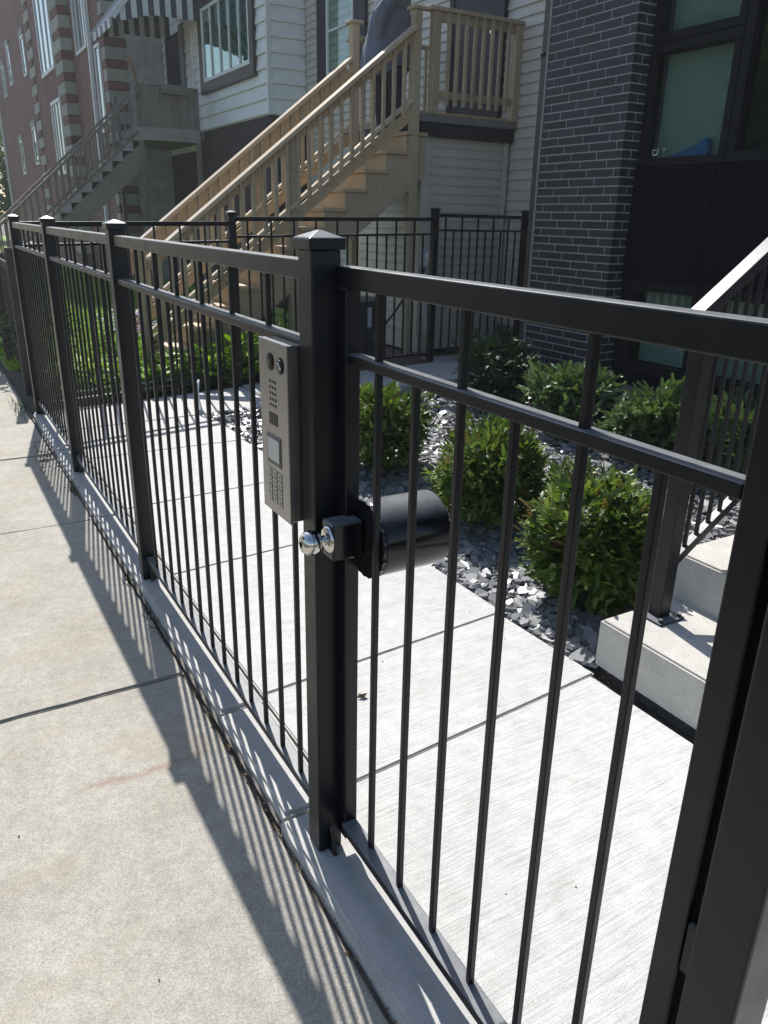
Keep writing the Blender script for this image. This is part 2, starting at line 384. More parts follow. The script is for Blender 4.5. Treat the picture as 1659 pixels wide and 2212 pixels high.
# soil seam between sidewalk and kerb, with uneven crumbs
vs = []; fs = []; nx, ny = 9, 420
for j in range(ny):
    for i in range(nx):
        x = .50 + .22 * i / (nx - 1); y = -.4 + 18 * (j / (ny - 1)) ** 1.6
        p = Vector((x * 14, y * 14, 0)); vs.append((x, y, -.050 + .012 * noise.noise(p) + .006 * noise.noise(p * 3.1)))
for j in range(ny - 1):
    for i in range(nx - 1): a = j * nx + i; fs.append((a, a + 1, a + 1 + nx, a + nx))
struct(obj('soil_strip', pymesh('soil_strip', vs, fs, 'soil', True)))
# kerb under the fence
kb = sgroup('kerb', (.71, 3, 0))
ks = [-1.2, .30, 1.585, 2.13, 4.15, 5.6, 6.83]
KX = [.618, .62, .632, .636, .634, .64]
for i in range(len(ks) - 1):
    slab('kerb_segment', kb, [(KX[i], ks[i] + .007), (.792, ks[i] + .007), (.792, ks[i + 1] - .007), (KX[i], ks[i + 1] - .007)], -.13, 0, 'kerb_concrete', .012, .0025)
# private walkway, broom-finished
wk = sgroup('walkway', (1.35, 3, 0))
L = [-1.4, .35, 1.615, 2.165, 3.26, 4.22, 5.30, 6.12]; Rr = [-1.4, .42, 1.712, 2.255, 3.37, 4.33, 5.30, 6.18]
for i in range(len(L) - 1):
    g = .0035
    slab('slab', wk, [(.80, L[i] + g), (1.925, Rr[i] + g), (1.90, Rr[i + 1] - g), (.80, L[i + 1] - g)], -.12, -.004, 'new_concrete', .005)
slab('slab', wk, [(.80, 6.132), (2.55, 6.24), (2.55, 7.12), (.80, 6.80)], -.12, -.004, 'new_concrete', .005)
slab('slab', wk, [(2.562, 6.24), (5.1, 6.55), (5.1, 7.42), (2.562, 7.122)], -.10, .012, 'new_concrete', .009)
struct(obj('joint_filler', pymesh('joint_filler', [(.62, -1.4, -.028), (1.93, -1.4, -.028), (1.93, 6.9, -.028), (.62, 6.9, -.028)], [(0, 1, 2, 3)], 'joint_dark')))
sheet('bed_soil', 1.905, 5.3, 1.2, 6.5, -.05, 'soil')
sheet('lawn', .66, 5.7, 9.0, 60, -.03, 'lawn_green')
sheet('garden_soil', .66, 6.5, 6.86, 9.0, -.035, 'soil')
sheet('side_passage', 5.1, 12, 5.9, 7.9, -.02, 'kerb_concrete')

# concrete entry steps
st = thing('concrete_steps', 'pale concrete entry steps rising to the right behind the gate', 'steps', (2.6, .8, 0))
FX = [1.945, 2.325, 2.70, 2.98, 3.26, 3.54, 3.82, 4.10]
for i, x in enumerate(FX):
    z = .205 + .185 * i
    x1 = FX[i + 1] + .02 if i < len(FX) - 1 else 5.15
    bm = bmesh.new(); bmesh.ops.create_cube(bm, size=1); zz = .02 if i == 0 else z - .195
    bmesh.ops.scale(bm, vec=(x1 - x, 2.4, z - zz), verts=bm.verts)
    bmesh.ops.bevel(bm, geom=[e for e in bm.edges if all(v.co.z > 0 for v in e.verts)], offset=.008, segments=2, affect='EDGES')
    obj('step', frombm(bm, 'step', 'step_concrete', False), st, Matrix.Translation(((x + x1) / 2, 1.735 - 1.2 + (.03 if i == 1 else 0) + .01 * (i > 1), (z + zz) / 2)))
box('step_base', st, (1.99, -.6, -.1), (5.1, 1.70, .03), 'joint_dark')

# ================================================================== dark brick house
bh = thing('brick_house', 'modern dark brick house with black window bay at right', 'house', (5.6, 2, 0))
XF, YC, YL = 5.0, 4.88, 5.865
box('backing_wall', bh, (XF + .004, YC + .004, -.1), (12, YL - .004, 3.77), 'mortar')
box('upper_wall', bh, (XF, YC, 3.77), (12, YL, 8.6), 'dark_brick_upper')
course = .0667
offs = [0.0, .28, .68]; k = 0
z = .10
while z < 3.74:
    y = YL - .003; o = offs[k % 3]
    first = True
    segs = []
    y0 = YL - .004; nxt = YL - .305 * (1 - o) if o > 0 else YL - .305
    while y0 > YC + .02:
        y1 = max(nxt, YC)
        if y1 - YC < .06: y1 = YC
        segs.append((y1 + (.010 if y1 > YC else 0), y0)); y0 = y1; nxt = y1 - .305
    for (a, c) in segs:
        box('brick', bh, (XF, a, z), (XF + .05, c, z + .057), 'dark_brick', .0015)
    # return face pieces
    if k % 2 == 0: rs = [(XF + .0505, XF + .26)]
    else: rs = [(XF + .0505, XF + .095), (XF + .105, XF + .26)]
    for a, c in rs: box('brick', bh, (a, YC, z), (c, YC + .05, z + .057), 'dark_brick', .0015)
    z += course; k += 1
box('corner_trim', bh, (XF - .004, YL - .003, -.1), (XF + .09, YL + .022, 8.6), 'grey_band')
box('side_wall', bh, (XF + .09, YL - .06, -.1), (12, YL + .02, 8.6), 'dark_frame')
# window bay
XW = 5.17
box('bay_wall', bh, (XW + .25, -3.5, -.1), (12, YC - .001, 8.6), 'dark_interior')
box('panel', bh, (XW - .01, 4.10, 1.03 + .09), (XW + .12, YC - .002, 1.965), 'dark_panel', .003)
box('panel', bh, (XW - .01, 2.6, 1.03 + .09), (XW + .12, 4.094, 1.965), 'dark_panel', .003)
def window(parent, x, y0, y1, z0, z1, fr, depth, fmat, glassmat='glass', back='blind', blind_off=.05, mull=(), bars=(), name='window', side=-1):
    """window on a wall facing -X: frame outer rect y0..y1, z0..z1"""
    w = thing(name, '', '') if parent is None else None
    wf = box(name, parent, (x, y0, z1 - fr), (x + depth, y1, z1), fmat, .003)
    T = lambda lo, hi, nm='frame', mt=fmat: box(nm, wf, lo, hi, mt, .003)
    T((x, y0, z0), (x + depth, y1, z0 + fr)); T((x, y0, z0 + fr), (x + depth, y0 + fr, z1 - fr)); T((x, y1 - fr, z0 + fr), (x + depth, y1, z1 - fr))
    for m in mull: T((x + .004, m - fr * .35, z0 + fr), (x + depth, m + fr * .35, z1 - fr), 'mullion')
    for m in bars: T((x + .006, y0 + fr, m - fr * .35), (x + depth, y1 - fr, m + fr * .35), 'glazing_bar')
    box('pane', wf, (x + depth * .5, y0 + fr, z0 + fr), (x + depth * .5 + .006, y1 - fr, z1 - fr), glassmat)
    if back: box('blind' if back == 'blind' else 'curtain', wf, (x + depth * .5 + blind_off, y0 + fr, z0 + fr), (x + depth * .5 + blind_off + .01, y1 - fr, z1 - fr), back)
    return wf
window(bh, XW, 4.055, 4.872, 1.97, 2.83, .062, .10, 'dark_frame', blind_off=.09)
window(bh, XW, 4.055, 4.872, 2.835, 3.95, .062, .10, 'dark_frame', blind_off=.09)
window(bh, XW, 2.9, 4.05, 1.97, 3.95, .075, .10, 'dark_frame', back=None)
window(bh, XW, 4.055, 4.80, .36, 1.115, .085, .10, 'dark_frame', blind_off=.09)
window(bh, XW, 3.1, 4.05, .36, 1.115, .085, .10, 'dark_frame', blind_off=.09)
box('window_trim', bh, (XW + .005, 4.803, -.1), (XW + .12, YC - .002, 1.117), 'dark_frame')
box('sill', bh, (XW - .05, 2.6, .26), (XW + .12, YC - .004, .355), 'dark_panel', .004)
box('foundation', bh, (XW - .02, 2.6, -.1), (XW + .12, YC - .004, .255), 'foundation')
box('upper_bay', bh, (XW - .01, -3.5, 3.955), (XW + .22, YC - .002, 8.6), 'dark_panel')
box('bay_side_wall', bh, (XW - .012, -3.5, -.1), (XW + .22, 2.595, 3.95), 'dark_panel')
box('roof', bh, (XF - .1, -3.6, 8.605), (12, YL + .1, 8.85), 'dark_frame')
# security shield sticker and blue bag behind the glass
sk = lathe('sticker', bh, [(0, -.001), (.032, -.001), (.032, .001), (0, .001)], (XW + .046, 4.742, 2.085), (1, 0, 0), 'white_plastic', 20)
lathe('sticker_emblem', sk, [(0, -.0015), (.027, -.0015), (.027, 0)], (XW + .0445, 4.742, 2.09), (1, 0, 0), 'navy_band', 16)
box('sticker_bar', sk, (XW + .0415, 4.720, 2.090), (XW + .0425, 4.764, 2.095), 'mark_white')
bag = prism('plastic_bag', None, [(4.68, 2.036), (4.60, 2.052), (4.45, 2.095), (4.36, 2.118), (4.30, 2.155), (4.275, 2.13), (4.27, 2.05), (4.29, 2.036)], 'x', XW + .068, XW + .125, 'blue_plastic', .006)
tag(bag, 'crumpled blue plastic bag lying inside the house window', 'bag')
# downspout at the house corner
dp = thing('downspout', 'dark purple-black downspout beside the dark brick corner', 'downspout', (5.1, 5.98, 0))
box('pipe', dp, (5.06, 5.93, .02), (5.16, 6.035, 8.3), 'brown_frame', .006)
for zz in (.9, 2.9, 5.0): box('strap', dp, (5.055, 5.895, zz), (5.165, 6.04, zz + .03), 'dark_frame', .002)

# ================================================================== street fence
PW = .065
def pyramid_cap(parent, cx, cy, z, w, mat):
    bm = bmesh.new(); h = w / 2
    rings = []
    for (r, zz) in ((h, 0), (h, .020), (h * .95, .0225), (h * .10, .036)):
        rings.append([bm.verts.new((sx * r, sy * r, zz)) for sx, sy in ((-1, -1), (1, -1), (1, 1), (-1, 1))])
    for a, b_ in zip(rings[:-1], rings[1:]):
        for i in range(4): bm.faces.new((a[i], a[(i + 1) % 4], b_[(i + 1) % 4], b_[i]))
    bm.faces.new(rings[-1]); bm.faces.new(rings[0][::-1])
    bmesh.ops.bevel(bm, geom=bm.edges[:], offset=.0015, segments=1, affect='EDGES')
    return obj('cap', frombm(bm, 'cap', mat), parent, Matrix.Translation((cx, cy, z)))
sf = thing('street_fence', 'black metal picket fence along the pavement with pyramid-capped posts', 'fence', (.695, 3, 0))
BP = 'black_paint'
PY = [1.42, 3.25, 5.02, 6.74]
def post(parent, x, y, ztop, w=PW, z0=0.0, mat=BP):
    p = box('post', parent, (x, y, z0 + .001), (x + w, y + w, ztop - .038), mat, .004, 2)
    pyramid_cap(p, x + w / 2, y + w / 2, ztop - .0395, w + .014, mat); return p
for y in PY: post(sf, .662, y, 1.53)
post(sf, .655, .318, 1.53, .067)          # hinge post
cx = .6945
def panel(parent, y0, y1, n):
    box('top_rail', parent, (cx - .0205, y0, 1.430), (cx + .0205, y1, 1.469), BP, .003)
    box('middle_rail', parent, (cx - .0205, y0, 1.288), (cx + .0205, y1, 1.309), BP, .003)
    box('bottom_rail', parent, (.682, y0, .088), (.724, y1, .112), BP, .003)
    s = (y1 - y0) / (n + 1)
    for k in range(1, n + 1):
        y = y0 + s * k; top = 1.431 if k % 2 == 0 else 1.2885
        box('picket', parent, (cx - .006 + .003, y - .006, .1115), (cx + .006 + .003, y + .006, top), BP, .001)
for a, b_ in zip(PY[:-1], PY[1:]): panel(sf, a + PW, b_, 13)
for y in PY:   # gusset foot plates
    prism('gusset', sf, [(y - .03, .001), (y - .0005, .001), (y - .0005, .075), (y - .006, .075)], 'x', .69, .70, BP)

# ================================================================== gate
gt = thing('gate', 'black metal picket gate closed in the foreground', 'gate', (.72, .9, 0))
gx0, gx1 = .719, .753
GY0, GY1 = .437, 1.385
box('stile', gt, (gx0, GY1, .05), (gx1, GY1 + .036, 1.4195), BP, .003)
box('stile', gt, (gx0, GY0 - .002, .05), (gx1, GY0 + .038, 1.4195), BP, .003)
box('top_rail', gt, (gx0 - .001, GY0 - .004, 1.420), (gx1 + .001, GY1 + .038, 1.461), BP, .003)
box('middle_rail', gt, (gx0, GY0 + .0385, 1.275), (gx1, GY1 - .0005, 1.2945), BP, .003)
box('bottom_rail', gt, (gx0 - .012, GY0 + .0385, .084), (gx1 - .004, GY1 - .0005, .108), BP, .003)
for k, y in enumerate((1.279, 1.1445, 1.007, .869, .7275, .593)):
    box('picket', gt, (.7290, y - .0066, .1075), (.7422, y + .0066, 1.4205 if k % 2 == 0 else 1.2755), BP, .002)
# hinges
for zz in (.30, .62, 1.22):
    lathe('hinge', gt, [(0, 0), (.011, 0), (.011, .10), (0, .10)], (.726, .412, zz), (0, 0, 1), 'black_gloss', 14)
    box('hinge_leaf', gt, (.722, .386, zz + .01), (.730, .434, zz + .09), BP, .001)
box('hinge_plate', gt, (.734, .3875, .05), (.740, .4345, 1.44), 'black_gloss', .001)
lb = box('lock_box', gt, (.669, 1.346, .860), (.7425, 1.400, .944), 'black_gloss', .004)
kn = lathe('knob', gt, [(0, -.001), (.007, -.001), (.018, .002), (.0255, .010), (.0278, .021), (.0255, .032), (.018, .040), (.0115, .043), (.0105, .052), (.013, .056)], (.606, 1.368, .906), (1, 0, 0), 'chrome', 40)
lathe('rose', kn, [(0, .003), (.016, .003), (.024, .005), (.030, .008), (.031, .010), (.029, .012), (0, .012)], (.6570, 1.368, .906), (1, 0, 0), 'chrome', 40)
lathe('keyhole', kn, [(0, -.001), (.007, -.001), (.007, .002)], (.606, 1.368, .906), (1, 0, 0), 'key_mark', 16)
# latch guard: long black cylinder with scalloped plate behind the gate
gd = lathe('latch_guard', gt, [(0, 0), (.083, 0), (.0845, .002), (.0845, .012), (.0845, .158), (.083, .164), (.076, .167), (0, .167)], (.7505, 1.345, .900), (1, 0, 0), 'black_gloss', 64)
bm = bmesh.new(); ring = []
for i in range(72):
    a = 2 * math.pi * i / 72; r = .0862 + .0016 * math.cos(a * 24)
    ring.append((r * math.cos(a), r * math.sin(a)))
lo = [bm.verts.new((0, y, z)) for y, z in ring]; hi = [bm.verts.new((.007, y, z)) for y, z in ring]
bm.faces.new(lo[::-1]); bm.faces.new(hi)
for i in range(72): bm.faces.new((lo[i], lo[(i + 1) % 72], hi[(i + 1) % 72], hi[i]))
bmesh.ops.recalc_face_normals(bm, faces=bm.faces)
obj('guard_plate', frombm(bm, 'guard_plate', 'black_gloss'), gd, Matrix.Translation((.7432, 1.345, .900)))

# ================================================================== entry intercom
ic = thing('entry_intercom', 'stainless steel keypad intercom mounted on the fence post', 'intercom', (.65, 1.567, .9))
IX, IY0, IY1, IZ0, IZ1 = .634, 1.4885, 1.643, .902, 1.300
box('back_box', ic, (IX + .006, IY0 + .001, IZ0 + .004), (.673, IY1 - .001, IZ1 - .001), 'steel', .002)
fp = box('face_plate', ic, (IX, IY0 - .001, IZ0), (IX + .005, IY1 + .001, IZ1), 'steel', .0012)
def iy(t): return IY1 - (IY1 - IY0) * t     # 0 left .. 1 right
def iz(t): return IZ1 - (IZ1 - IZ0) * t
cm = lathe('camera_lens', ic, [(0, -.0035), (.012, -.003), (.0195, -.0015), (.0195, .001), (0, .001)], (IX, iy(.42), iz(.115)), (1, 0, 0), 'lens_black', 28)
lathe('lens_glass', cm, [(0, -.0015), (.006, -.001), (.007, .001)], (IX - .003, iy(.42), iz(.115)), (1, 0, 0), 'key_mark', 18)
cb_ = lathe('call_button', ic, [(0, -.002), (.017, -.002), (.0185, -.001), (.0185, .001), (0, .001)], (IX, iy(.78), iz(.118)), (1, 0, 0), 'lens_black', 28)
# handset symbol
hs = []
for i in range(9):
    t = i / 8; a = -.5 + t; hs.append((IX - .0026, iy(.78) + .007 * math.cos(t * 2.4 + .4), iz(.118) + .0065 - .013 * t))
tube('handset_mark', cb_, hs, [.0026, .0028, .0016, .0012, .0012, .0012, .0016, .0028, .0026], 'mark_white', 8)
box('button_mark', cb_, (IX - .0028, iy(.78) - .007, iz(.118) + .0115), (IX - .0022, iy(.78) + .007, iz(.118) + .0135), 'mark_white')
for r in range(5):
    for c in range(3): box('speaker_slot', ic, (IX - .0005, iy(.36 + .095 * c) - .009, iz(.222 + .033 * r) - .0035), (IX + .001, iy(.36 + .095 * c) - .001 + .001, iz(.222 + .033 * r) + .0035), 'lens_black', .0003)
box('sensor_window', ic, (IX - .0006, iy(.64), iz(.468)), (IX + .001, iy(.32), iz(.396)), 'lens_black', .0004)
dz = box('display_bezel', ic, (IX - .0022, iy(.725), iz(.70)), (IX + .001, iy(.225), iz(.525)), 'key_mark', .001)
box('display', dz, (IX - .0032, iy(.69), iz(.675)), (IX - .0024, iy(.27), iz(.545)), 'screen')
keys = ['1', '2', '3', '4', '5', '6', '7', '8', '9', '*', '0', '#']
def text_mesh(s, size, mat):
    cu_ = bpy.data.curves.new('txt', 'FONT'); cu_.body = s; cu_.size = size; cu_.align_x = 'CENTER'; cu_.align_y = 'CENTER'; cu_.extrude = .0003
    o = bpy.data.objects.new('txt', cu_); COL.objects.link(o)
    me = bpy.data.meshes.new_from_object(o.evaluated_get(bpy.context.evaluated_depsgraph_get()))
    bpy.data.objects.remove(o); me.materials.clear(); me.materials.append(M[mat]); return me
for i, s in enumerate(keys):
    r, c = divmod(i, 3); yk = iy(.28 + .19 * c); zk = iz(.755 + .052 * r)
    ky = box('key', ic, (IX - .0016, yk - .0105, zk - .0085), (IX + .001, yk + .0105, zk + .0085), 'steel', .0007)
    box('key_frame', ky, (IX - .0004, yk - .0125, zk - .0103), (IX + .0006, yk + .0125, zk + .0103), 'key_mark', .0003)
    m = Matrix(((0, 0, -1, IX - .0018), (-1, 0, 0, yk), (0, 1, 0, zk), (0, 0, 0, 1)))
    obj('key_digit', text_mesh(s, .011, 'key_mark'), ky, m)

# ================================================================== stair handrail by the concrete steps
hr = thing('stair_handrail', 'black metal handrail with pickets on the concrete steps', 'handrail', (2.15, 1.66, .205))
HY = 1.655; hs_ = .675
def hz(x): return 1.318 + hs_ * (x - 2.16)
hp = box('post', hr, (2.125, HY - .028, .2055), (2.181, HY + .028, hz(2.16) - .03), BP, .004, 2)
box('foot_plate', hp, (2.09, HY - .066, .2055), (2.216, HY + .066, .2135), 'black_gloss', .002)
for sx in (-1, 1):
    for sy in (-1, 1): lathe('bolt', hp, [(0, .012), (.008, .012), (.008, 0)], (2.153 + sx * .048, HY + sy * .050, .2135), (0, 0, 1), 'black_gloss', 6, False)
bar('top_rail', hr, (2.10, HY, hz(2.10)), (4.6, HY, hz(4.6)), .058, .036, BP, .003)
bar('bottom_rail', hr, (2.182, HY, hz(2.182) - .915), (4.6, HY, hz(4.6) - .915), .032, .03, BP, .002)
x = 2.232
while x < 4.55:
    box('picket', hr, (x - .0062, HY - .0062, hz(x) - .905), (x + .0062, HY + .0062, hz(x) - .012), BP, .0015); x += .054
box('post', hr, (4.55, HY - .028, hz(4.57) - .98), (4.606, HY + .028, hz(4.57) - .02), BP, .004, 2)

# ================================================================== side boundary fence
bf = thing('side_fence', 'black metal picket fence crossing behind the slate bed', 'fence', (2.56, 7.2, 0))
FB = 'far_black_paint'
SP = [(.728, 6.78, 1.53, 0), (2.56, 7.20, 1.59, .0), (5.0, 7.52, 1.675, .06), (6.42, 7.70, 1.675, .06)]
for (x, y, zt, z0) in SP[1:]:
    w = .07; p = box('post', bf, (x - w / 2, y - w / 2, z0 - .05), (x + w / 2, y + w / 2, zt - .035), FB, .004)
    pyramid_cap(p, x, y, zt - .036, w + .014, FB)
SR = [(1.475, 1.497), (1.537, 1.568), (1.61, 1.605)]
for i in range(3):
    a = SP[i]; c = SP[i + 1]; d = Vector((c[0] - a[0], c[1] - a[1], 0)); Ln = d.length; d.normalize(); zb = a[3] * .5 + c[3] * .5
    pa = Vector((a[0], a[1], 0)) + d * (.036 if i else .001); pc = Vector((c[0], c[1], 0)) - d * .036
    za, zc = SR[i]; up = lambda t: za + (zc - za) * t
    bar('top_rail', bf, pa + Vector((0, 0, za - .019)), pc + Vector((0, 0, zc - .019)), .04, .038, FB, .002)
    bar('middle_rail', bf, pa + Vector((0, 0, za - .172)), pc + Vector((0, 0, zc - .172)), .04, .021, FB, .002)
    bar('bottom_rail', bf, pa + Vector((0, 0, zb + .07)), pc + Vector((0, 0, zb + .07)), .04, .026, FB, .002)
    n = int(round(Ln / .128)) - 1
    for k in range(1, n + 1):
        t = k / (n + 1); p = pa.lerp(pc, t); top = up(t) - (.037 if k % 2 else .182)
        o = box('picket', bf, (p.x - .008, p.y - .008, zb + .0825), (p.x + .008, p.y + .008, top), FB)

# ================================================================== beige neighbour house
nb = thing('siding_house', 'beige vinyl-sided house behind the new wooden stairs', 'house', (8, 10, 0))
XB = 6.45
box('wall', nb, (XB + .03, 6.6, -.1), (14, 13.97, 8.6), 'beige_trim')
box('foundation', nb, (XB + .002, 6.6, -.1), (XB + .029, 13.9, .30), 'foundation')
def lap_mesh(L, h, t, mat, axis):
    k = ('lap', round(L, 3), h, t, mat, axis)
    if k not in CACHE:
        # profile: thick at the bottom, thin at the top; faces -axis side
        pr = [(0, 0), (-t, 0), (-t, h * .18), (-t * .15, h * .98), (0, h * .98)]
        bm = bmesh.new(); rings = []
        for s in (-L / 2, L / 2):
            rings.append([bm.verts.new((u, s, v) if axis == 'x' else (s, u, v)) for u, v in pr])
        n = len(pr)
        bm.faces.new(rings[0]); bm.faces.new(rings[1][::-1])
        for i in range(n): bm.faces.new((rings[0][i], rings[0][(i + 1) % n], rings[1][(i + 1) % n], rings[1][i]))
        bmesh.ops.recalc_face_normals(bm, faces=bm.faces); CACHE[k] = frombm(bm, 'siding_board', mat)
    return CACHE[k]
def laps_x(parent, x, y0, y1, z0, z1, h, mat, t=.022):
    z = z0
    while z < z1 - 1e-4:
        obj('siding_board', lap_mesh(y1 - y0, h, t, mat, 'x'), parent, Matrix.Translation((x, (y0 + y1) / 2, z))); z += h
def laps_y(parent, y, x0, x1, z0, z1, h, mat, t=.016):
    z = z0
    while z < z1 - 1e-4:
        obj('siding_board', lap_mesh(x1 - x0, h, t, mat, 'y'), parent, Matrix.Translation(((x0 + x1) / 2, y, z))); z += h
laps_x(nb, XB + .029, 6.6, 13.96, .30, 5.4, .114, 'beige_siding')
box('upper_wall', nb, (XB + .012, 6.6, 5.42), (XB + .029, 13.96, 8.55), 'beige_siding')
box('roof', nb, (XB - .3, 6.5, 8.605), (14, 13.99, 8.9), 'dark_frame')
# front door (dark) and window on the facade
dr = box('door', nb, (XB - .03, 8.45, 2.70), (XB + .02, 9.40, 4.75), 'navy_band', .004)
box('door_frame', dr, (XB - .045, 8.36, 2.69), (XB + .02, 8.447, 4.85), 'navy_band', .003)
box('door_frame', dr, (XB - .045, 9.403, 2.69), (XB + .02, 9.49, 4.85), 'navy_band', .003)
lathe('door_handle', dr, [(0, 0), (.03, .005), (.03, .03), (.012, .04), (.012, .06)], (XB - .09, 8.53, 3.65), (1, 0, 0), 'chrome', 14)
window(nb, XB - .05, 12.12, 13.05, 3.72, 5.5, .05, .06, 'white_trim', back='curtain', blind_off=.04, bars=(4.36,))
box('shutter', nb, (XB - .04, 13.055, 3.62), (XB + .012, 13.42, 5.6), 'navy_band', .004)
box('shutter', nb, (XB - .04, 11.75, 3.62), (XB + .012, 12.115, 5.6), 'navy_band', .004)
# utility box and conduit on the wall
um = thing('electric_meter', 'grey utility meter box with conduit on the beige wall behind the fence', 'meter', (5.2, 7.9, .2))
box('meter_box', um, (5.09, 7.86, 1.02), (5.23, 7.955, 1.24), 'label_grey', .006)
lathe('dial', um, [(0, -.03), (.045, -.028), (.05, 0)], (5.16, 7.86, 1.14), (0, 1, 0), 'white_plastic', 20)
tube('conduit', um, [(5.16, 7.915, 1.02), (5.16, 7.915, .55), (5.18, 7.915, .42), (5.22, 7.91, .05)], .026, 'beige_trim')
tube('cable', um, [(5.12, 7.88, 1.02), (5.02, 7.86, .80), (4.85, 7.84, .72), (4.72, 7.85, .55), (4.5, 7.84, .32), (4.4, 7.84, .05)], .014, 'bin_plastic')
box('label', um, (5.10, 7.852, 1.05), (5.15, 7.857, 1.10), 'white_plastic')

# porch: skirt, band, deck, railings; and the new wooden stairs
ws = thing('wooden_stairs', 'new yellow-brown timber stairs and porch of the beige house', 'stairs', (4, 8.5, 0))
NW, PWD = 'new_wood', 'post_wood'
YN, YFAR = 8.0, 8.95
PF = 2.66
sk_ = ws
box('skirt_wall', ws, (5.21, 8.14, 0), (XB - .02, 9.9, 2.42), 'beige_trim')
laps_y(ws, 8.139, 5.31, XB - .10, .25, 2.40, .0985, 'beige_siding', .014)
laps_x(ws, 5.209, 8.22, 9.9, .25, 2.40, .0985, 'beige_siding', .014)
box('corner_trim', ws, (5.185, 8.115, .2), (5.30, 8.20, 2.42), 'beige_trim', .003)
box('end_trim', ws, (XB - .09, 8.118, .2), (XB - .025, 8.139, 2.42), 'beige_trim', .003)
box('band', ws, (5.10, 8.06, 2.422), (XB - .02, 9.95, 2.562), 'navy_band', .004)
box('band_trim', ws, (5.08, 8.03, 2.563), (XB - .018, 9.97, 2.64), 'grey_band', .004)
for i in range(13): box('deck_board', ws, (5.09 + .104 * i, 8.035, 2.641), (5.09 + .104 * i + .098, 9.98, 2.668), NW, .002)
# near porch railing along X
def newel(x, y, z0, z1, w=.092, cap=True, mat=PWD):
    p = box('newel', ws, (x - w / 2, y - w / 2, z0), (x + w / 2, y + w / 2, z1), mat, .004)
    if cap: box('newel_cap', p, (x - w / 2 - .035, y - w / 2 - .035, z1), (x + w / 2 + .035, y + w / 2 + .035, z1 + .032), mat, .006)
    return p
newel(5.0, 8.02, 0.0, 3.60)
newel(5.25, 8.03, 2.64, 3.62, cap=False)
newel(6.37, 8.03, 2.64, 3.62, cap=False)
box('porch_rail', ws, (5.14, 7.96, 3.622), (XB - .03, 8.10, 3.660), PWD, .004)
box('porch_rail_under', ws, (5.297, 8.012, 3.535), (6.323, 8.05, 3.62), PWD, .002)
box('porch_bottom_rail', ws, (5.297, 8.012, 2.80), (6.323, 8.05, 2.875), PWD, .002)
for i in range(8):
    x = 5.40 + .117 * i; box('baluster', ws, (x - .018, 7.974, 2.73), (x + .018, 8.010, 3.62), PWD, .002)
newel(5.25, 9.9, 2.64, 3.62)
box('porch_rail', ws, (5.19, 9.85, 3.655), (XB - .03, 9.95, 3.69), PWD, .004)
for i in range(9): box('baluster', ws, (5.38 + .117 * i, 9.88, 2.73), (5.416 + .117 * i, 9.916, 3.655), PWD, .002)
# treads and risers
RUN, RIS = .2515, .2
NX0, NZ0 = 4.90, 2.445
for k in range(12):
    nx, nz = NX0 - RUN * k, NZ0 - RIS * k
    box('tread', ws, (nx - .03, YN - .03, nz - .038), (nx + RUN + .012, YFAR + .03, nz), NW, .004)
    box('riser', ws, (nx, YN + .01, nz - RIS + .001), (nx + .02, YFAR - .01, nz - .039), NW, .002)
# sawtooth stringers
def stringer(y0, y1):
    pts = [(NX0 + RUN, NZ0 - .04)]
    for k in range(12):
        nx, nz = NX0 - RUN * k, NZ0 - RIS * k
        pts += [(nx + .022, nz - .04), (nx + .022, nz - .04 - RIS)]
    ex = NX0 - RUN * 11 + .022; pts += [(ex, .02), (ex + .30, .02)]
    pts += [(NX0 + RUN, NZ0 - .45)]
    prism('stringer', ws, pts, 'y', y0, y1, PWD)
stringer(YN + .012, YN + .052); stringer(YFAR - .052, YFAR - .012)
# stair railings
def rz(x, off=0): return 1.964 + .7725 * (x - 3.02) + off
def stair_rail(y, x0, x1, board, mat):
    zo = 0
    bar('handrail', ws, (x0, y, rz(x0) - .02), (x1, y, rz(x1) - .02), .135, .038, 'lit_rail_wood', .003)
    bar('rail_board', ws, (x0, y + .02, rz(x0) - .04 - board / 2), (x1, y + .02, rz(x1) - .04 - board / 2), .036, board * .8, mat, .002)
    bar('bottom_rail', ws, (x0, y + .02, rz(x0) - .70), (x1, y + .02, rz(x1) - .70), .07, .036, 'lit_rail_wood', .002)
    bar('kick_board', ws, (x0, y + .022, rz(x0) - .83), (x1, y + .022, rz(x1) - .83), .034, .11, mat, .002)
    n = int((x1 - x0) / .122)
    for i in range(1, n):
        x = x0 + i * (x1 - x0) / n
        box('baluster', ws, (x - .018, y - .036, rz(x) - .80), (x + .018, y + .0005, rz(x) - .055), PWD, .002)
stair_rail(YN - .02, 1.95, 4.955, .10, NW)
stair_rail(YFAR, 1.95, 4.70, .24, NW)
newel(4.76, YFAR + .02, 0, 3.60)
newel(1.90, YN - .02, 0, 1.22); newel(1.90, YFAR + .02, 0, 1.22)
newel(3.53, YN + .03, 0, rz(3.53) - .05, .10, False); newel(3.53, YFAR + .05, 0, rz(3.53) - .05, .10, False)

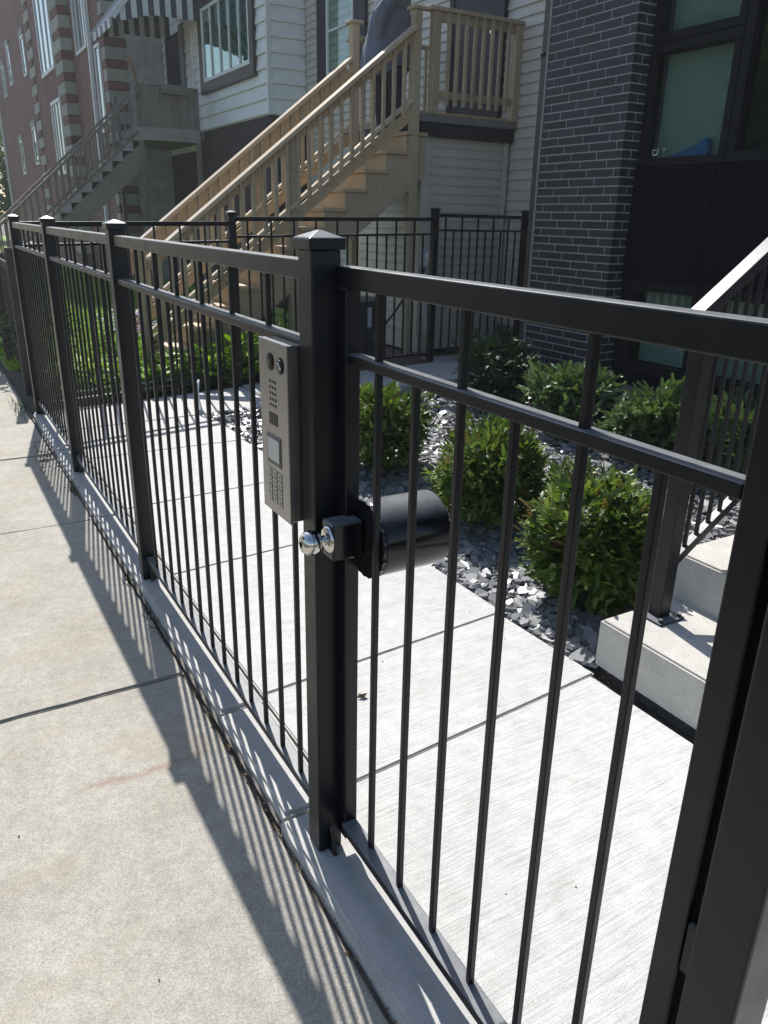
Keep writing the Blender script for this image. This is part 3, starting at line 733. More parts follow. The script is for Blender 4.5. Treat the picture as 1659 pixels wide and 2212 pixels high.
# ================================================================== person on the stairs
def make_person():
    V = []; E = []; Rd = []; Rg = []
    def v(p, r, reg, par=None):
        V.append(Vector(p)); Rd.append(r); Rg.append(reg)
        if par is not None: E.append((par, len(V) - 1))
        return len(V) - 1
    px, py = 4.97, 8.46
    pel = v((px, py, 3.28), (.19, .14), 'hood')
    wa = v((px, py, 3.47), (.205, .16), 'hood', pel); ch = v((px + .0, py, 3.68), (.215, .17), 'hood', wa)
    sh = v((px + .01, py, 3.86), (.16, .13), 'hood', ch); nk = v((px + .03, py, 3.97), (.058, .058), 'skin', sh)
    jaw = v((px + .055, py, 4.04), (.062, .062), 'skin', nk); hd = v((px + .06, py, 4.12), (.085, .078), 'head', jaw); ht = v((px + .055, py, 4.19), (.07, .065), 'hair', hd)
    v((px + .155, py, 4.09), (.014, .014), 'skin', hd)
    for s, kx, fx in ((-1, 4.98, 5.02), (1, 4.90, 4.97)):
        fz = 2.445; kz = 2.90
        hp_ = v((px - .01, py + s * .10, 3.18), (.13, .12), 'leg', pel); kn_ = v((kx, py + s * .105, kz), (.112, .10), 'leg', hp_)
        cf_ = v((kx * .5 + fx * .5 - .02, py + s * .105, (kz + fz) / 2 + .02), (.10, .09), 'leg', kn_)
        an = v((fx - .05, py + s * .105, fz + .085), (.066, .062), 'leg', cf_); hl = v((fx - .05, py + s * .105, fz + .042), (.040, .036), 'shoe', an)
        v((fx + .10, py + s * .12, fz + .034), (.038, .03), 'shoe', hl)
    for s, el, wr in ((-1, (4.68, 8.25, 3.56), (4.74, 8.36, 3.36)), (1, (5.12, 8.72, 3.62), (5.24, 8.62, 3.48))):
        so = v((px + s * .02 - .04, py + s * .20, 3.82), (.09, .085), 'hood', sh); e = v(el, (.078, .075), 'hood', so); w_ = v(wr, (.06, .058), 'hood', e)
        d = (Vector(wr) - Vector(el)).normalized(); side = d.cross(Vector((0, 1, 0))).normalized(); ac = d.cross(side)
        wri = v(Vector(wr) + d * .04, (.027, .02), 'skin', w_); pm = v(Vector(wr) + d * .09, (.036, .019), 'skin', wri)
        for j, fl in enumerate((.065, .078, .072, .056)):
            b0 = Vector(wr) + d * .105 + side * (.027 - .018 * j)
            f1 = v(b0, (.0095, .0095), 'skin', pm); f2 = v(b0 + d * fl * .5 + ac * .004, (.0085, .0085), 'skin', f1); v(b0 + d * fl * .95 + ac * .018, (.0075, .0075), 'skin', f2)
        t1 = v(Vector(wr) + d * .07 + side * .036 + ac * .008, (.0105, .0105), 'skin', wri); v(Vector(wr) + d * .115 + side * .05 + ac * .014, (.0085, .0085), 'skin', t1)
    me = bpy.data.meshes.new('body'); me.from_pydata([tuple(p) for p in V], E, []); 
    o = bpy.data.objects.new('body_tmp', me); COL.objects.link(o)
    sm = o.modifiers.new('skin', 'SKIN'); sm.use_smooth_shade = True
    for i, sv in enumerate(me.skin_vertices[0].data): sv.radius = Rd[i]; sv.use_root = (i == 0)
    ss = o.modifiers.new('sub', 'SUBSURF'); ss.levels = 2; ss.render_levels = 2
    dg = bpy.context.evaluated_depsgraph_get(); me2 = bpy.data.meshes.new_from_object(o.evaluated_get(dg)); bpy.data.objects.remove(o)
    me2.materials.clear(); order = ['hoodie', 'trousers', 'skin', 'hair', 'shoe']
    for m in order: me2.materials.append(M[m])
    mp = {'hood': 0, 'leg': 1, 'skin': 2, 'head': 2, 'hair': 3, 'shoe': 4}
    # cloth folds
    for vt in me2.vertices:
        i = min(range(len(V)), key=lambda q: (V[q] - vt.co).length - Rd[q][0] * .6)
        if Rg[i] in ('hood', 'leg'):
            p = vt.co; n_ = vt.normal
            vt.co = p + n_ * (.012 * noise.noise(Vector((p.x * 9, p.y * 9, p.z * 16))) + .006 * noise.noise(p * 34))
    for p in me2.polygons:
        i = min(range(len(V)), key=lambda q: (V[q] - p.center).length - Rd[q][0] * .6)
        mi = mp[Rg[i]]
        if mi == 1 and p.center.z > 3.17: mi = 0
        if mi == 0 and p.center.z < 3.12: mi = 1 if p.center.x > 4.72 else 0
        if Rg[i] == 'head' and (p.center.x < px + .04 or p.center.z > 4.18): mi = 3
        p.material_index = mi; p.use_smooth = True
    c = Vector((px, py, 2.445)); me2.transform(Matrix.Translation(-c)); me2.name = 'body'
    r = thing('person', 'person in grey-blue hoodie and dark trousers standing on the timber stairs', 'person', c)
    obj('body', me2, r, Matrix.Translation(c))
    # loose jacket hem as clothing
    seg = 40; bm = bmesh.new(); rings = []
    for k, (zz, rx, ry) in enumerate(((3.62, .225, .19), (3.46, .26, .20), (3.32, .285, .205), (3.18, .305, .205), (3.10, .285, .19))):
        ring = []
        for i in range(seg):
            a = 2 * math.pi * i / seg; w_ = 1 + .05 * math.sin(a * 5 + k * .6) + .035 * math.sin(a * 9 - k)
            ring.append(bm.verts.new((px - .01 + rx * w_ * math.cos(a) - (.02 * k if math.cos(a) < -.3 else 0), py + ry * w_ * math.sin(a), zz + .02 * math.sin(a * 3) - (.02 * k if math.cos(a) < -.3 else 0))))
        rings.append(ring)
    for a, b2 in zip(rings[:-1], rings[1:]):
        for i in range(seg): bm.faces.new((a[i], a[(i + 1) % seg], b2[(i + 1) % seg], b2[i]))
    bmesh.ops.translate(bm, vec=-c, verts=bm.verts)
    obj('jacket_hem', frombm(bm, 'jacket_hem', 'hoodie', True), r, Matrix.Translation(c))
make_person()

# ================================================================== white house with bay window
wh = thing('white_house', 'white lap-sided house with brown-framed bay window', 'house', (8, 16, 0))
box('wall', wh, (5.79, 14.03, 3.2), (14, 18.1, 8.6), 'white_trim')
box('basement_wall', wh, (5.80, 14.05, -.1), (14, 18.08, 3.199), 'dark_foundation')
laps_x(wh, 5.789, 14.06, 18.1, 3.22, 5.9, .235, 'white_siding', .036)
laps_y(wh, 14.029, 5.80, XB + .02, 3.22, 5.9, .235, 'white_siding', .036)
box('corner_board', wh, (5.755, 13.995, 3.2), (5.84, 14.06, 8.6), 'white_trim', .003)
box('upper_wall', wh, (5.77, 14.06, 5.92), (5.789, 18.1, 8.6), 'white_siding')
box('roof', wh, (5.4, 13.99, 8.605), (14, 18.3, 8.9), 'dark_frame')
window(wh, 5.70, 14.50, 17.50, 3.86, 5.55, .19, .07, 'brown_frame', back=None)
wq = window(wh, 5.705, 14.70, 17.29, 4.06, 5.35, .06, .05, 'white_trim', back='curtain', blind_off=.06, mull=(15.22, 15.74, 16.25, 16.77))
for i, y in enumerate((14.9, 15.4, 15.9, 16.5, 17.0)):
    box('curtain', wq, (5.775, y - .09, 4.12), (5.785, y + .09, 5.3), 'white_plastic')
box('downspout', wh, (5.72, 18.03, .1), (5.785, 18.10, 8.4), 'white_trim', .004)
# recessed entry wall with dark door
box('entry_wall', wh, (5.96, 18.1, 2.9), (14, 20.9, 8.6), 'white_trim')
laps_x(wh, 5.959, 18.1, 20.9, 3.0, 5.9, .235, 'white_siding', .036)
d2 = box('door', wh, (5.90, 19.42, 3.18), (5.935, 20.42, 5.35), 'dark_interior', .003)
box('door_frame', d2, (5.88, 19.16, 3.18), (5.935, 19.415, 5.45), 'grey_band', .003); box('door_frame', d2, (5.88, 20.425, 3.18), (5.935, 20.52, 5.45), 'brown_frame', .003)
box('basement_wall', wh, (5.97, 18.1, -.1), (14, 20.9, 2.899), 'dark_foundation')

# striped awning over the entry
aw = thing('striped_awning', 'white and dark striped metal awning above the grey porch door', 'awning', (5.3, 19, 5.2))
AX0, AZ0, AX1, AZ1 = 4.05, 5.06, 5.74, 7.08
def az(x): return AZ0 + (AZ1 - AZ0) * (x - AX0) / (AX1 - AX0)
for i in range(9):
    y0 = 17.48 + i * .225; m = 'awning_white' if i % 2 else 'awning_dark'
    bar('roof_slat', aw, (AX0, y0 + .112, AZ0), (AX1, y0 + .112, AZ1), .222, .02, m)
    box('valance_slat', aw, (AX0 - .02, y0, AZ0 - .14), (AX0 - .004, y0 + .222, AZ0 + .01), m)
for yy in (17.45, 19.52):
    for i in range(15):
        x0 = 4.07 + i * .111; zb = 4.99 + .03 * min(i, 6); m = 'awning_white' if i % 2 else 'awning_dark'
        prism('side_slat', aw, [(x0, zb), (x0 + .107, zb), (x0 + .107, az(x0 + .107) - .03), (x0, az(x0) - .03)], 'y', yy, yy + .015, m)
    bar('edge_trim', aw, (AX0 - .01, yy, AZ0 - .01), (AX1, yy, AZ1 - .01), .05, .09, 'awning_white')

# ================================================================== weathered grey stairs and porch
gs = thing('grey_stairs', 'weathered grey wooden stairs and small porch of the white house', 'stairs', (4, 17.9, 0))
GW = 'grey_wood'
YG0, YG1 = 17.5, 18.5
box('deck', gs, (4.25, YG0, 3.0), (5.74, 18.02, 3.17), GW, .004)
box('fascia', gs, (4.23, YG0 - .03, 2.95), (5.62, YG0 - .002, 3.19), 'grey_tread', .003)
box('deck_back', gs, (4.25, 18.021, 3.0), (5.90, 20.6, 3.17), GW, .004)
for i in range(22):
    x = 4.44 + .052 * i; box('fence_board', gs, (x, YG0 - .02, 3.19), (x + .044, YG0 + .0, 3.90 + .03 * random.random()), GW, .002)
box('porch_rail', gs, (4.40, YG0 - .04, 3.935), (5.64, YG0 + .05, 3.965), GW, .003)
box('planter_box', gs, (4.86, YG0 - .22, 3.80), (5.35, YG0 - .045, 3.97), GW, .004)
for (x, y) in ((4.40, YG0), (5.60, YG0), (4.40, 19.5)): box('porch_post', gs, (x - .045, y + .002, 0), (x + .045, y + .09, 3.93), GW, .004)
for k in range(14):
    nx, nz = 4.20 - .219 * k, 2.96 - .2 * k
    if nz < .1: break
    box('tread', gs, (nx - .02, YG0 - .03, nz - .035), (nx + .25, YG1, nz), 'grey_tread', .003)
    box('riser', gs, (nx, YG0, nz - .199), (nx + .02, YG1, nz - .036), 'grey_tread')
def gstr(y0):
    prism('stringer', gs, [(4.45, 2.9), (4.45, 2.45), (1.55, .02), (1.30, .02), (1.30, .15), (4.2, 2.75)], 'y', y0, y0 + .04, GW)
gstr(YG0 + .003); gstr(YG1 - .05)
def gz(x): return 1.52 + .888 * (x - 1.81)
for y in (YG0 - .02, YG1 - .02):
    bar('handrail', gs, (1.1, y, gz(1.1)), (4.45, y, gz(4.45)), .085, .045, GW, .003)
    bar('bottom_rail', gs, (1.3, y, gz(1.3) - .68), (4.35, y, gz(4.35) - .68), .04, .05, GW, .002)
    n = 24
    for i in range(n):
        x = 1.25 + i * 3.1 / n; w = .036 if y < 18 else .03
        box('baluster', gs, (x - w / 2, y - .01, gz(x) - .70), (x + w / 2, y + .018, gz(x) - .02), GW, .002)
tube('plant_stake', gs, [(4.42, 17.52, 3.93), (4.36, 17.5, 4.2), (4.26, 17.48, 4.42)], .018, 'rust')

# ================================================================== red brick buildings beyond
ra = thing('brick_building', 'red brick building with grey stone side wall and downspout', 'building', (8, 22, 0))
box('wall', ra, (4.62, 20.95, -.1), (14, 24.9, 11), 'red_brick')
box('side_wall', ra, (4.95, 20.93, -.1), (14, 20.949, 11), 'grey_stone')
box('roof', ra, (4.5, 20.9, 11.005), (14, 24.95, 11.2), 'dark_frame')
z = 0.2; i = 0
while z < 8.5:
    m = 'stone_block' if i % 2 else 'red_brick_block'; hq = .26 if i % 2 else .17; w = .46 if i % 2 else .50
    box('quoin', ra, (4.585, 20.90, z), (4.585 + w, 21.25, z + hq), m, .01); z += hq + .01; i += 1
box('downspout', ra, (4.52, 22.35, 0), (4.61, 22.46, 9), 'white_trim', .004)
window(ra, 4.58, 21.5, 22.1, 3.4, 5.3, .07, .06, 'white_trim', back=None)
window(ra, 4.58, 22.9, 24.3, 5.4, 8.2, .07, .06, 'white_trim', back='curtain', mull=(23.35, 23.85))
rb = thing('brick_building', 'tall red brick building with stone quoins at far left', 'building', (8, 34, 0))
box('wall', rb, (4.36, 24.95, -.1), (14, 31.0, 12), 'red_brick')
box('wing_wall', rb, (4.70, 31.0, -.1), (14, 44.6, 12), 'red_brick')
box('roof', rb, (4.25, 24.93, 12.005), (14, 44.7, 12.2), 'dark_frame')
for (y0, sgn, xx) in ((24.92, 1, 4.32), (30.6, -1, 4.32)):
    z = .2; i = 0
    while z < 9.5:
        m = 'stone_block' if i % 2 else 'red_brick_block'; w = 1.15 if i % 2 else .8
        ya, yb = (y0, y0 + w) if sgn > 0 else (y0 + .44 - w, y0 + .44)
        hq = .30 if i % 2 else .20; box('quoin', rb, (xx, ya, z), (xx + .34, yb, z + hq), m, .012); z += hq + .01; i += 1
window(rb, 4.31, 26.2, 28.6, 5.35, 8.6, .10, .06, 'white_trim', back='curtain', mull=(27.0, 27.8))
window(rb, 4.31, 26.0, 27.6, 2.6, 4.6, .09, .06, 'white_trim', back='curtain', mull=(26.6, 27.1))
for (y, z0, z1) in ((34.6, 6.2, 7.5), (34.4, 3.2, 4.5), (38.9, 6.4, 7.8), (41.4, 6.2, 7.4), (38.5, 3.0, 4.3)):
    window(rb, 4.66, y - .42, y + .42, z0, z1, .09, .06, 'white_trim', back='curtain')
    box('lintel', rb, (4.64, y - .55, z1 + .002), (4.70, y + .55, z1 + .2), 'stone_block', .01)

box('downspout', rb, (4.60, 44.45, 0), (4.695, 44.6, 11.8), 'white_trim')

# ================================================================== vegetation
def sprig_verts(vs, fs, base, d, L, nleaf, lw, ll, up, rng):
    d = d.normalized(); s = d.cross(up)
    if s.length < 1e-3: s = d.orthogonal()
    s.normalize(); n = s.cross(d); i0 = len(vs)
    bend = n * rng.uniform(-.2, .05)
    P = [base + d * (L * k / nleaf) + bend * L * (k / nleaf) ** 2 for k in range(nleaf + 1)]
    vs += [tuple(p) for p in P]
    for k in range(nleaf):
        t = (k + .5) / nleaf
        for sg in (-1, 1):
            a = d * (.45 + .4 * t) + s * sg * .85 + n * rng.uniform(-.1, .5); a.normalize()
            l = ll * (1.1 - .6 * t) * rng.uniform(.8, 1.15); w = d * lw
            i = len(vs); vs += [tuple(P[k] + a * l * .55 - w * .45), tuple(P[k] + a * l), tuple(P[k + 1] + a * l * .5 + w * .2)]
            fs.append((i0 + k, i, i + 1, i + 2, i0 + k + 1))
def yew(name, label, loc, rx, ry, h, nsp, seed, group, needle=(.0055, .020), mat='yew', core='yew_dark', ncl=105, sl=(.035, .085), nl=6):
    rng = random.Random(seed); vs = []; fs = []
    c = Vector((0, 0, h * .50)); lob = [(Vector((rng.uniform(-1, 1), rng.uniform(-1, 1), rng.uniform(-.3, 1))).normalized(), rng.uniform(.10, .30)) for _ in range(8)]
    def surf(dv):
        r = 1.0
        for l_, a in lob: r += a * max(0, dv.dot(l_) - .6) * 2
        r += .30 * noise.noise(dv * 2.9 + Vector((seed, 0, 0)))
        if dv.z < -.2: r *= 1 + .10 * (-dv.z - .2)
        return r * .84
    cls = []
    while len(cls) < ncl:
        dv = Vector((rng.gauss(0, 1), rng.gauss(0, 1), rng.gauss(.10, .75))).normalized()
        if dv.z > -.9: cls.append((dv, 1 + rng.gauss(0, .15)))
    for k in range(nsp):
        cd, cr2 = cls[k % ncl]
        dv = (cd + Vector((rng.gauss(0, .17), rng.gauss(0, .17), rng.gauss(0, .17)))).normalized()
        dep = rng.random() ** 2.0 * .38; r = surf(dv) * cr2 * (1 - dep) * (.90 + .12 * cd.dot(dv))
        p = c + Vector((dv.x * rx * r, dv.y * ry * r, dv.z * h * .54 * r))
        if p.z < .03: p.z = .03 + rng.random() * .05
        d = (dv * .8 + cd * .4 + Vector((rng.gauss(0, .55), rng.gauss(0, .55), rng.gauss(.25, .5)))).normalized()
        L = rng.uniform(*sl)
        sprig_verts(vs, fs, p - d * L * .5, d, L, nl, needle[0], needle[1], Vector((rng.gauss(0, .4), rng.gauss(0, .4), 1)), rng)
    th = thing(name, label, 'shrub', loc, group)
    obj('foliage', pymesh('foliage', vs, fs, mat), th)
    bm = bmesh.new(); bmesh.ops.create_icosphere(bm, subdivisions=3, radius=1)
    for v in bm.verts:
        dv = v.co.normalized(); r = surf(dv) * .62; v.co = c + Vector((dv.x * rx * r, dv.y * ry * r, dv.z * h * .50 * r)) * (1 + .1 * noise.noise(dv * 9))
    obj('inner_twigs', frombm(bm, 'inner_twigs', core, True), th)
    for j in range(4):
        a = rng.uniform(0, 6.28); tube('stem', th, [Vector(loc) + Vector((.02 * math.cos(a), .02 * math.sin(a), -.05)), Vector(loc) + Vector((.10 * rx * math.cos(a) * 3, .10 * ry * math.sin(a) * 3, h * .4))], [.012, .006], 'bark', 6)
    return th
YG = 'yew shrubs in the slate bed'
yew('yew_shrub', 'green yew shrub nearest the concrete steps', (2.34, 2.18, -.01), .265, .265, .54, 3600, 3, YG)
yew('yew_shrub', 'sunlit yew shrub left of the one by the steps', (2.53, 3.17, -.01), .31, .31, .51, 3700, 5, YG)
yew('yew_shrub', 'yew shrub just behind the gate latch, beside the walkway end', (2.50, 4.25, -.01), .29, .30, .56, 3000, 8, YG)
yew('yew_shrub', 'dark shaded yew shrub in front of the brick corner', (4.35, 5.38, -.01), .38, .37, .60, 1800, 11, YG, (.008, .026), 'yew_dark')  # shade of the house put into a darker leaf colour
yew('yew_shrub', 'broad-leafed green shrub under the brick wall, centre of back row', (4.30, 4.36, -.01), .32, .32, .46, 800, 13, 'leafy shrubs along the house wall', (.017, .036), 'shade_leaf', 'yew_dark', 45, (.09, .16), 4)
yew('yew_shrub', 'leafy shrub behind the stair handrail, right end of back row', (4.25, 3.50, -.01), .33, .33, .50, 800, 17, 'leafy shrubs along the house wall', (.017, .036), 'shade_leaf', 'yew_dark', 45, (.09, .16), 4)
yew('yew_shrub', 'leafy shrub under the basement window seen through handrail pickets', (4.55, 2.95, -.01), .34, .36, .52, 600, 19, 'leafy shrubs along the house wall', (.017, .036), 'shade_leaf', 'yew_dark', 45, (.09, .16), 4)

# slate chippings
def slate():
    rng = random.Random(21); vs = []; fs = []
    shrubs = [(2.40, 2.26), (2.58, 3.30), (2.55, 4.30)]
    n = 21000
    for k in range(n):
        t = rng.random() ** 1.35; y = 1.76 + 4.5 * t; x = rng.uniform(1.915, 4.7) if rng.random() < .6 else rng.uniform(1.915, 3.2)
        if y < 1.79 and x > 1.94: continue
        if y > 6.18 + .1 * (x - 1.9): continue
        s = rng.uniform(.012, .038) * (1 if rng.random() > .10 else 1.5); th_ = rng.uniform(.003, .010)
        if x - s < 1.905: x = 1.908 + s
        m = rng.randint(5, 7); ang = rng.uniform(0, 6.28); asp = rng.uniform(.5, .95)
        ax = Vector((rng.gauss(0, .24), rng.gauss(-.06, .24), 1)).normalized(); q = Vector((0, 0, 1)).rotation_difference(ax) @ Quaternion((0, 0, 1), ang)
        z = -.035 + .035 * rng.random() + .012 * noise.noise(Vector((x * 2, y * 2, 0))); c = Vector((x, y, z))
        pts = []
        for j in range(m):
            a = 2 * math.pi * (j + rng.uniform(-.25, .25)) / m; r = s * rng.uniform(.75, 1.1); pts.append((r * math.cos(a), r * math.sin(a) * asp))
        i0 = len(vs)
        for zz, sc in ((-th_, .93), (th_, 1)):
            for (u, v) in pts: vs.append(tuple(c + q @ Vector((u * sc, v * sc, zz))))
        fs.append(tuple(range(i0 + m, i0 + 2 * m))); 
        for j in range(m): fs.append((i0 + j, i0 + (j + 1) % m, i0 + m + (j + 1) % m, i0 + m + j))
    stuff(obj('slate_chippings', pymesh('slate_chippings', vs, fs, 'slate')), 'grey slate chippings covering the planting bed', 'gravel')
slate()

def leaf_clump(name, label, loc, r, h, n, lw, ll, mat, seed, cat='plant', group=None, extra=None):
    rng = random.Random(seed); vs = []; fs = []
    for k in range(n):
        a = rng.uniform(0, 6.28); rr = r * math.sqrt(rng.random()); t = rng.uniform(.35, 1)
        p = Vector((rr * math.cos(a), rr * math.sin(a), h * t * (1 - .45 * (rr / r) ** 2)))
        d = Vector((math.cos(a) + rng.gauss(0, .5), math.sin(a) + rng.gauss(0, .5), rng.gauss(.1, .4))).normalized()
        s = d.cross(Vector((0, 0, 1))).normalized(); up = s.cross(d); l = ll * rng.uniform(.7, 1.2); w = lw * rng.uniform(.7, 1.2)
        i = len(vs)
        vs += [tuple(p), tuple(p + d * l * .4 + s * w * .5 + up * .01), tuple(p + d * l + up * -.02), tuple(p + d * l * .4 - s * w * .5 + up * .01), tuple(p + d * l * .5 - up * .012)]
        fs += [(i, i + 1, i + 4), (i + 1, i + 2, i + 4), (i + 2, i + 3, i + 4), (i + 3, i, i + 4)]
    th = thing(name, label, cat, loc, group)
    obj('leaves', pymesh('leaves', vs, fs, mat), th)
    for j in range(5):
        a = j * 1.26; tube('stem', th, [Vector(loc) + Vector((0, 0, -.04)), Vector(loc) + Vector((r * .5 * math.cos(a), r * .5 * math.sin(a), h * .55))], [.008, .004], 'bark', 5)
    if extra: extra(th, rng)
    return th
GP = 'garden plants behind the side fence'
leaf_clump('hosta', 'tall lime-green hosta behind the first post of the side fence', (2.72, 7.52, 0), .34, .46, 200, .10, .19, 'hosta', 31, 'plant', GP)
leaf_clump('hosta', 'yellow-green leafy plant left of the lime hosta', (2.20, 7.48, 0), .30, .32, 160, .09, .16, 'hosta', 32, 'plant', GP)
leaf_clump('leafy_shrub', 'dark green shrub under the timber stairs', (3.55, 8.5, 0), .36, .80, 240, .06, .11, 'dark_leaf', 33, 'shrub', GP)
def flowers(th, rng):
    vs = []; fs = []
    for k in range(150):
        a = rng.uniform(0, 6.28); rr = .30 * math.sqrt(rng.random()); p = Vector((rr * math.cos(a), rr * math.sin(a), rng.uniform(.40, .66)))
        for j in range(4):
            b2 = j * 1.57 + a; d = Vector((math.cos(b2), math.sin(b2), .3)) * .022; s = Vector((-math.sin(b2), math.cos(b2), 0)) * .011; i = len(vs)
            vs += [tuple(p), tuple(p + d * .6 + s), tuple(p + d), tuple(p + d * .6 - s)]; fs.append((i, i + 1, i + 2, i + 3))
    obj('blossom', pymesh('blossom', vs, fs, 'petal'), th)
leaf_clump('flower_pot_plant', 'purple flowering plant beside the bottom of the timber stairs', (1.72, 8.02, 0), .30, .50, 160, .05, .10, 'ivy', 34, 'flowers', None, flowers)
leaf_clump('hosta', 'broad green plant under the left end of the side fence', (1.40, 7.32, 0), .28, .30, 150, .08, .15, 'hosta', 35, 'plant', GP)
leaf_clump('leafy_shrub', 'small bright plant beside the black storage bin', (3.9, 7.75, 0), .16, .26, 60, .05, .09, 'hosta', 36, 'plant', GP)
def cover(name, label, boxes, n, mat, seed, lw, ll, h):
    rng = random.Random(seed); vs = []; fs = []
    for k in range(n):
        x0, x1, y0, y1 = boxes[k % len(boxes)]; x = rng.uniform(x0, x1); y = rng.uniform(y0, y1)
        p = Vector((x, y, -.02 + h * rng.random() * (.6 + .5 * noise.noise(Vector((x * 3, y * 3, 0)))))); a = rng.uniform(0, 6.28)
        d = Vector((math.cos(a), math.sin(a), rng.gauss(.25, .35))).normalized(); s = d.cross(Vector((0, 0, 1))).normalized(); l = ll * rng.uniform(.6, 1.3); w = lw * rng.uniform(.6, 1.2)
        i = len(vs); vs += [tuple(p), tuple(p + d * l * .5 + s * w * .5), tuple(p + d * l), tuple(p + d * l * .5 - s * w * .5)]; fs.append((i, i + 1, i + 2, i + 3))
    stuff(obj(name, pymesh(name, vs, fs, mat)), label, name.replace('_', ' '))
cover('ground_cover', 'leafy green ground cover behind the side fence', [(.8, 2.6, 7.15, 8.0), (2.2, 3.9, 7.35, 8.0), (.8, 2.3, 7.1, 7.9)], 5200, 'ivy', 41, .06, .085, .26)
cover('hosta_cover', 'bright leaves mixed through the ground cover', [(.9, 2.6, 7.2, 7.9), (2.3, 3.6, 7.4, 7.9)], 3600, 'hosta', 42, .07, .11, .36)
def grass():
    rng = random.Random(43); vs = []; fs = []
    for k in range(30000):
        t = rng.random() ** 1.7; y = 9.0 + 16 * t; x = rng.uniform(.7, 5.2); h = rng.uniform(.05, .10); a = rng.uniform(0, 6.28); w = .006 + .0010 * y * .5
        p = Vector((x, y, -.03)); s = Vector((math.cos(a), math.sin(a), 0)) * w; d = Vector((rng.gauss(0, .03), rng.gauss(0, .03), h)); i = len(vs)
        vs += [tuple(p - s), tuple(p + s), tuple(p + d)]; fs.append((i, i + 1, i + 2))
    stuff(obj('grass', pymesh('grass', vs, fs, 'grass')), 'sunlit lawn grass beyond the garden', 'grass')
grass()
# weeds, crumbs and litter along the seam
def seam():
    rng = random.Random(44); vs = []; fs = []
    for k in range(420):
        y = .3 + 6.3 * rng.random(); x = rng.gauss(.625, .013); s = rng.uniform(.002, .008); c = Vector((x, y, -.036)); i = len(vs)
        for j in range(4): a = 1.57 * j + rng.random(); vs.append(tuple(c + Vector((s * math.cos(a), s * math.sin(a), rng.uniform(0, .004)))))
        vs.append(tuple(c + Vector((0, 0, s * .8)))); fs += [(i, i + 1, i + 4), (i + 1, i + 2, i + 4), (i + 2, i + 3, i + 4), (i + 3, i, i + 4)]
    for k in range(90):
        y = rng.gauss(5.55, .16); x = rng.gauss(.55, .035); s = rng.uniform(.005, .014); c = Vector((x, y, -.034)); i = len(vs)
        for j in range(4): a = 1.57 * j + rng.random(); vs.append(tuple(c + Vector((s * math.cos(a), s * math.sin(a) * .7, rng.uniform(0, .006)))))
        vs.append(tuple(c + Vector((0, 0, s * .5)))); fs += [(i, i + 1, i + 4), (i + 1, i + 2, i + 4), (i + 2, i + 3, i + 4), (i + 3, i, i + 4)]
    stuff(obj('leaf_litter', pymesh('leaf_litter', vs, fs, 'litter')), 'brown crumbs and litter in the pavement seam', 'litter')
    vs = []; fs = []
    for (cy, n, sp) in ((4.75, 60, .07), (3.35, 30, .08), (2.95, 26, .10), (7.05, 90, .22)):
        for k in range(n):
            x = rng.gauss(.615 if cy < 6 else .60, .014 if cy < 6 else .05); y = rng.gauss(cy, sp); a = rng.uniform(0, 6.28); h = rng.uniform(.02, .05) * (1 if cy < 6 else 2)
            p = Vector((x, y, -.04)); s = Vector((math.cos(a), math.sin(a), 0)) * .004; d = Vector((rng.gauss(0, .02), rng.gauss(0, .02), h)); i = len(vs)
            vs += [tuple(p - s), tuple(p + s), tuple(p + d)]; fs.append((i, i + 1, i + 2))
    stuff(obj('weeds', pymesh('weeds', vs, fs, 'dark_leaf')), 'small weeds growing in the pavement seam', 'weeds')
seam()
def grit():
    rng = random.Random(46); vs = []; fs = []
    for k in range(60):
        if k % 3: x, y, z = rng.uniform(.85, 1.88), .4 + 5 * rng.random() ** 1.5, -.0035
        else: x, y, z = rng.uniform(-.3, .58), .6 + 5 * rng.random() ** 1.5, -.0335
        s = rng.uniform(.0012, .004); i = len(vs); a0 = rng.random() * 6
        for j in range(5): a = a0 + 1.256 * j; vs.append((x + s * rng.uniform(.6, 1.3) * math.cos(a), y + s * rng.uniform(.6, 1.3) * math.sin(a), z))
        vs.append((x + s * .2, y, z + s * .9)); fs += [(i + j, i + (j + 1) % 5, i + 5) for j in range(5)]
    stuff(obj('grit', pymesh('grit', vs, fs, 'litter')), 'tiny dark crumbs scattered over the concrete', 'grit')
grit()
# fallen leaf on the walkway
vs = [(0, 0, .004), (.012, .010, .012), (.034, .006, .006), (.040, -.004, .014), (.020, -.014, .005), (.018, -.002, .016)]
lf = obj('fallen_leaf', pymesh('fallen_leaf', vs, [(0, 1, 5), (1, 2, 5), (2, 3, 5), (3, 4, 5), (4, 0, 5)], 'litter'), None, Matrix.Translation((1.075, 1.985, -.002)))
tag(lf, 'curled brown dry leaf lying on the walkway', 'leaf')

# black storage bin behind the side fence
sb = thing('storage_bin', 'black plastic bin with pale label behind the side fence', 'bin', (4.2, 8.0, 0))
bx0, bx1 = 3.86, 4.40
prism('bin_body', sb, [(bx0 + .04, .02), (bx1 - .04, .02), (bx1, .68), (bx0, .68)], 'y', 7.72, 7.93, 'bin_plastic', .01)
box('bin_lid', sb, (bx0 - .02, 7.70, .681), (bx1 + .02, 7.95, .725), 'grey_band', .01)
box('label', sb, (4.27, 7.712, .40), (4.33, 7.719, .62), 'label_grey')
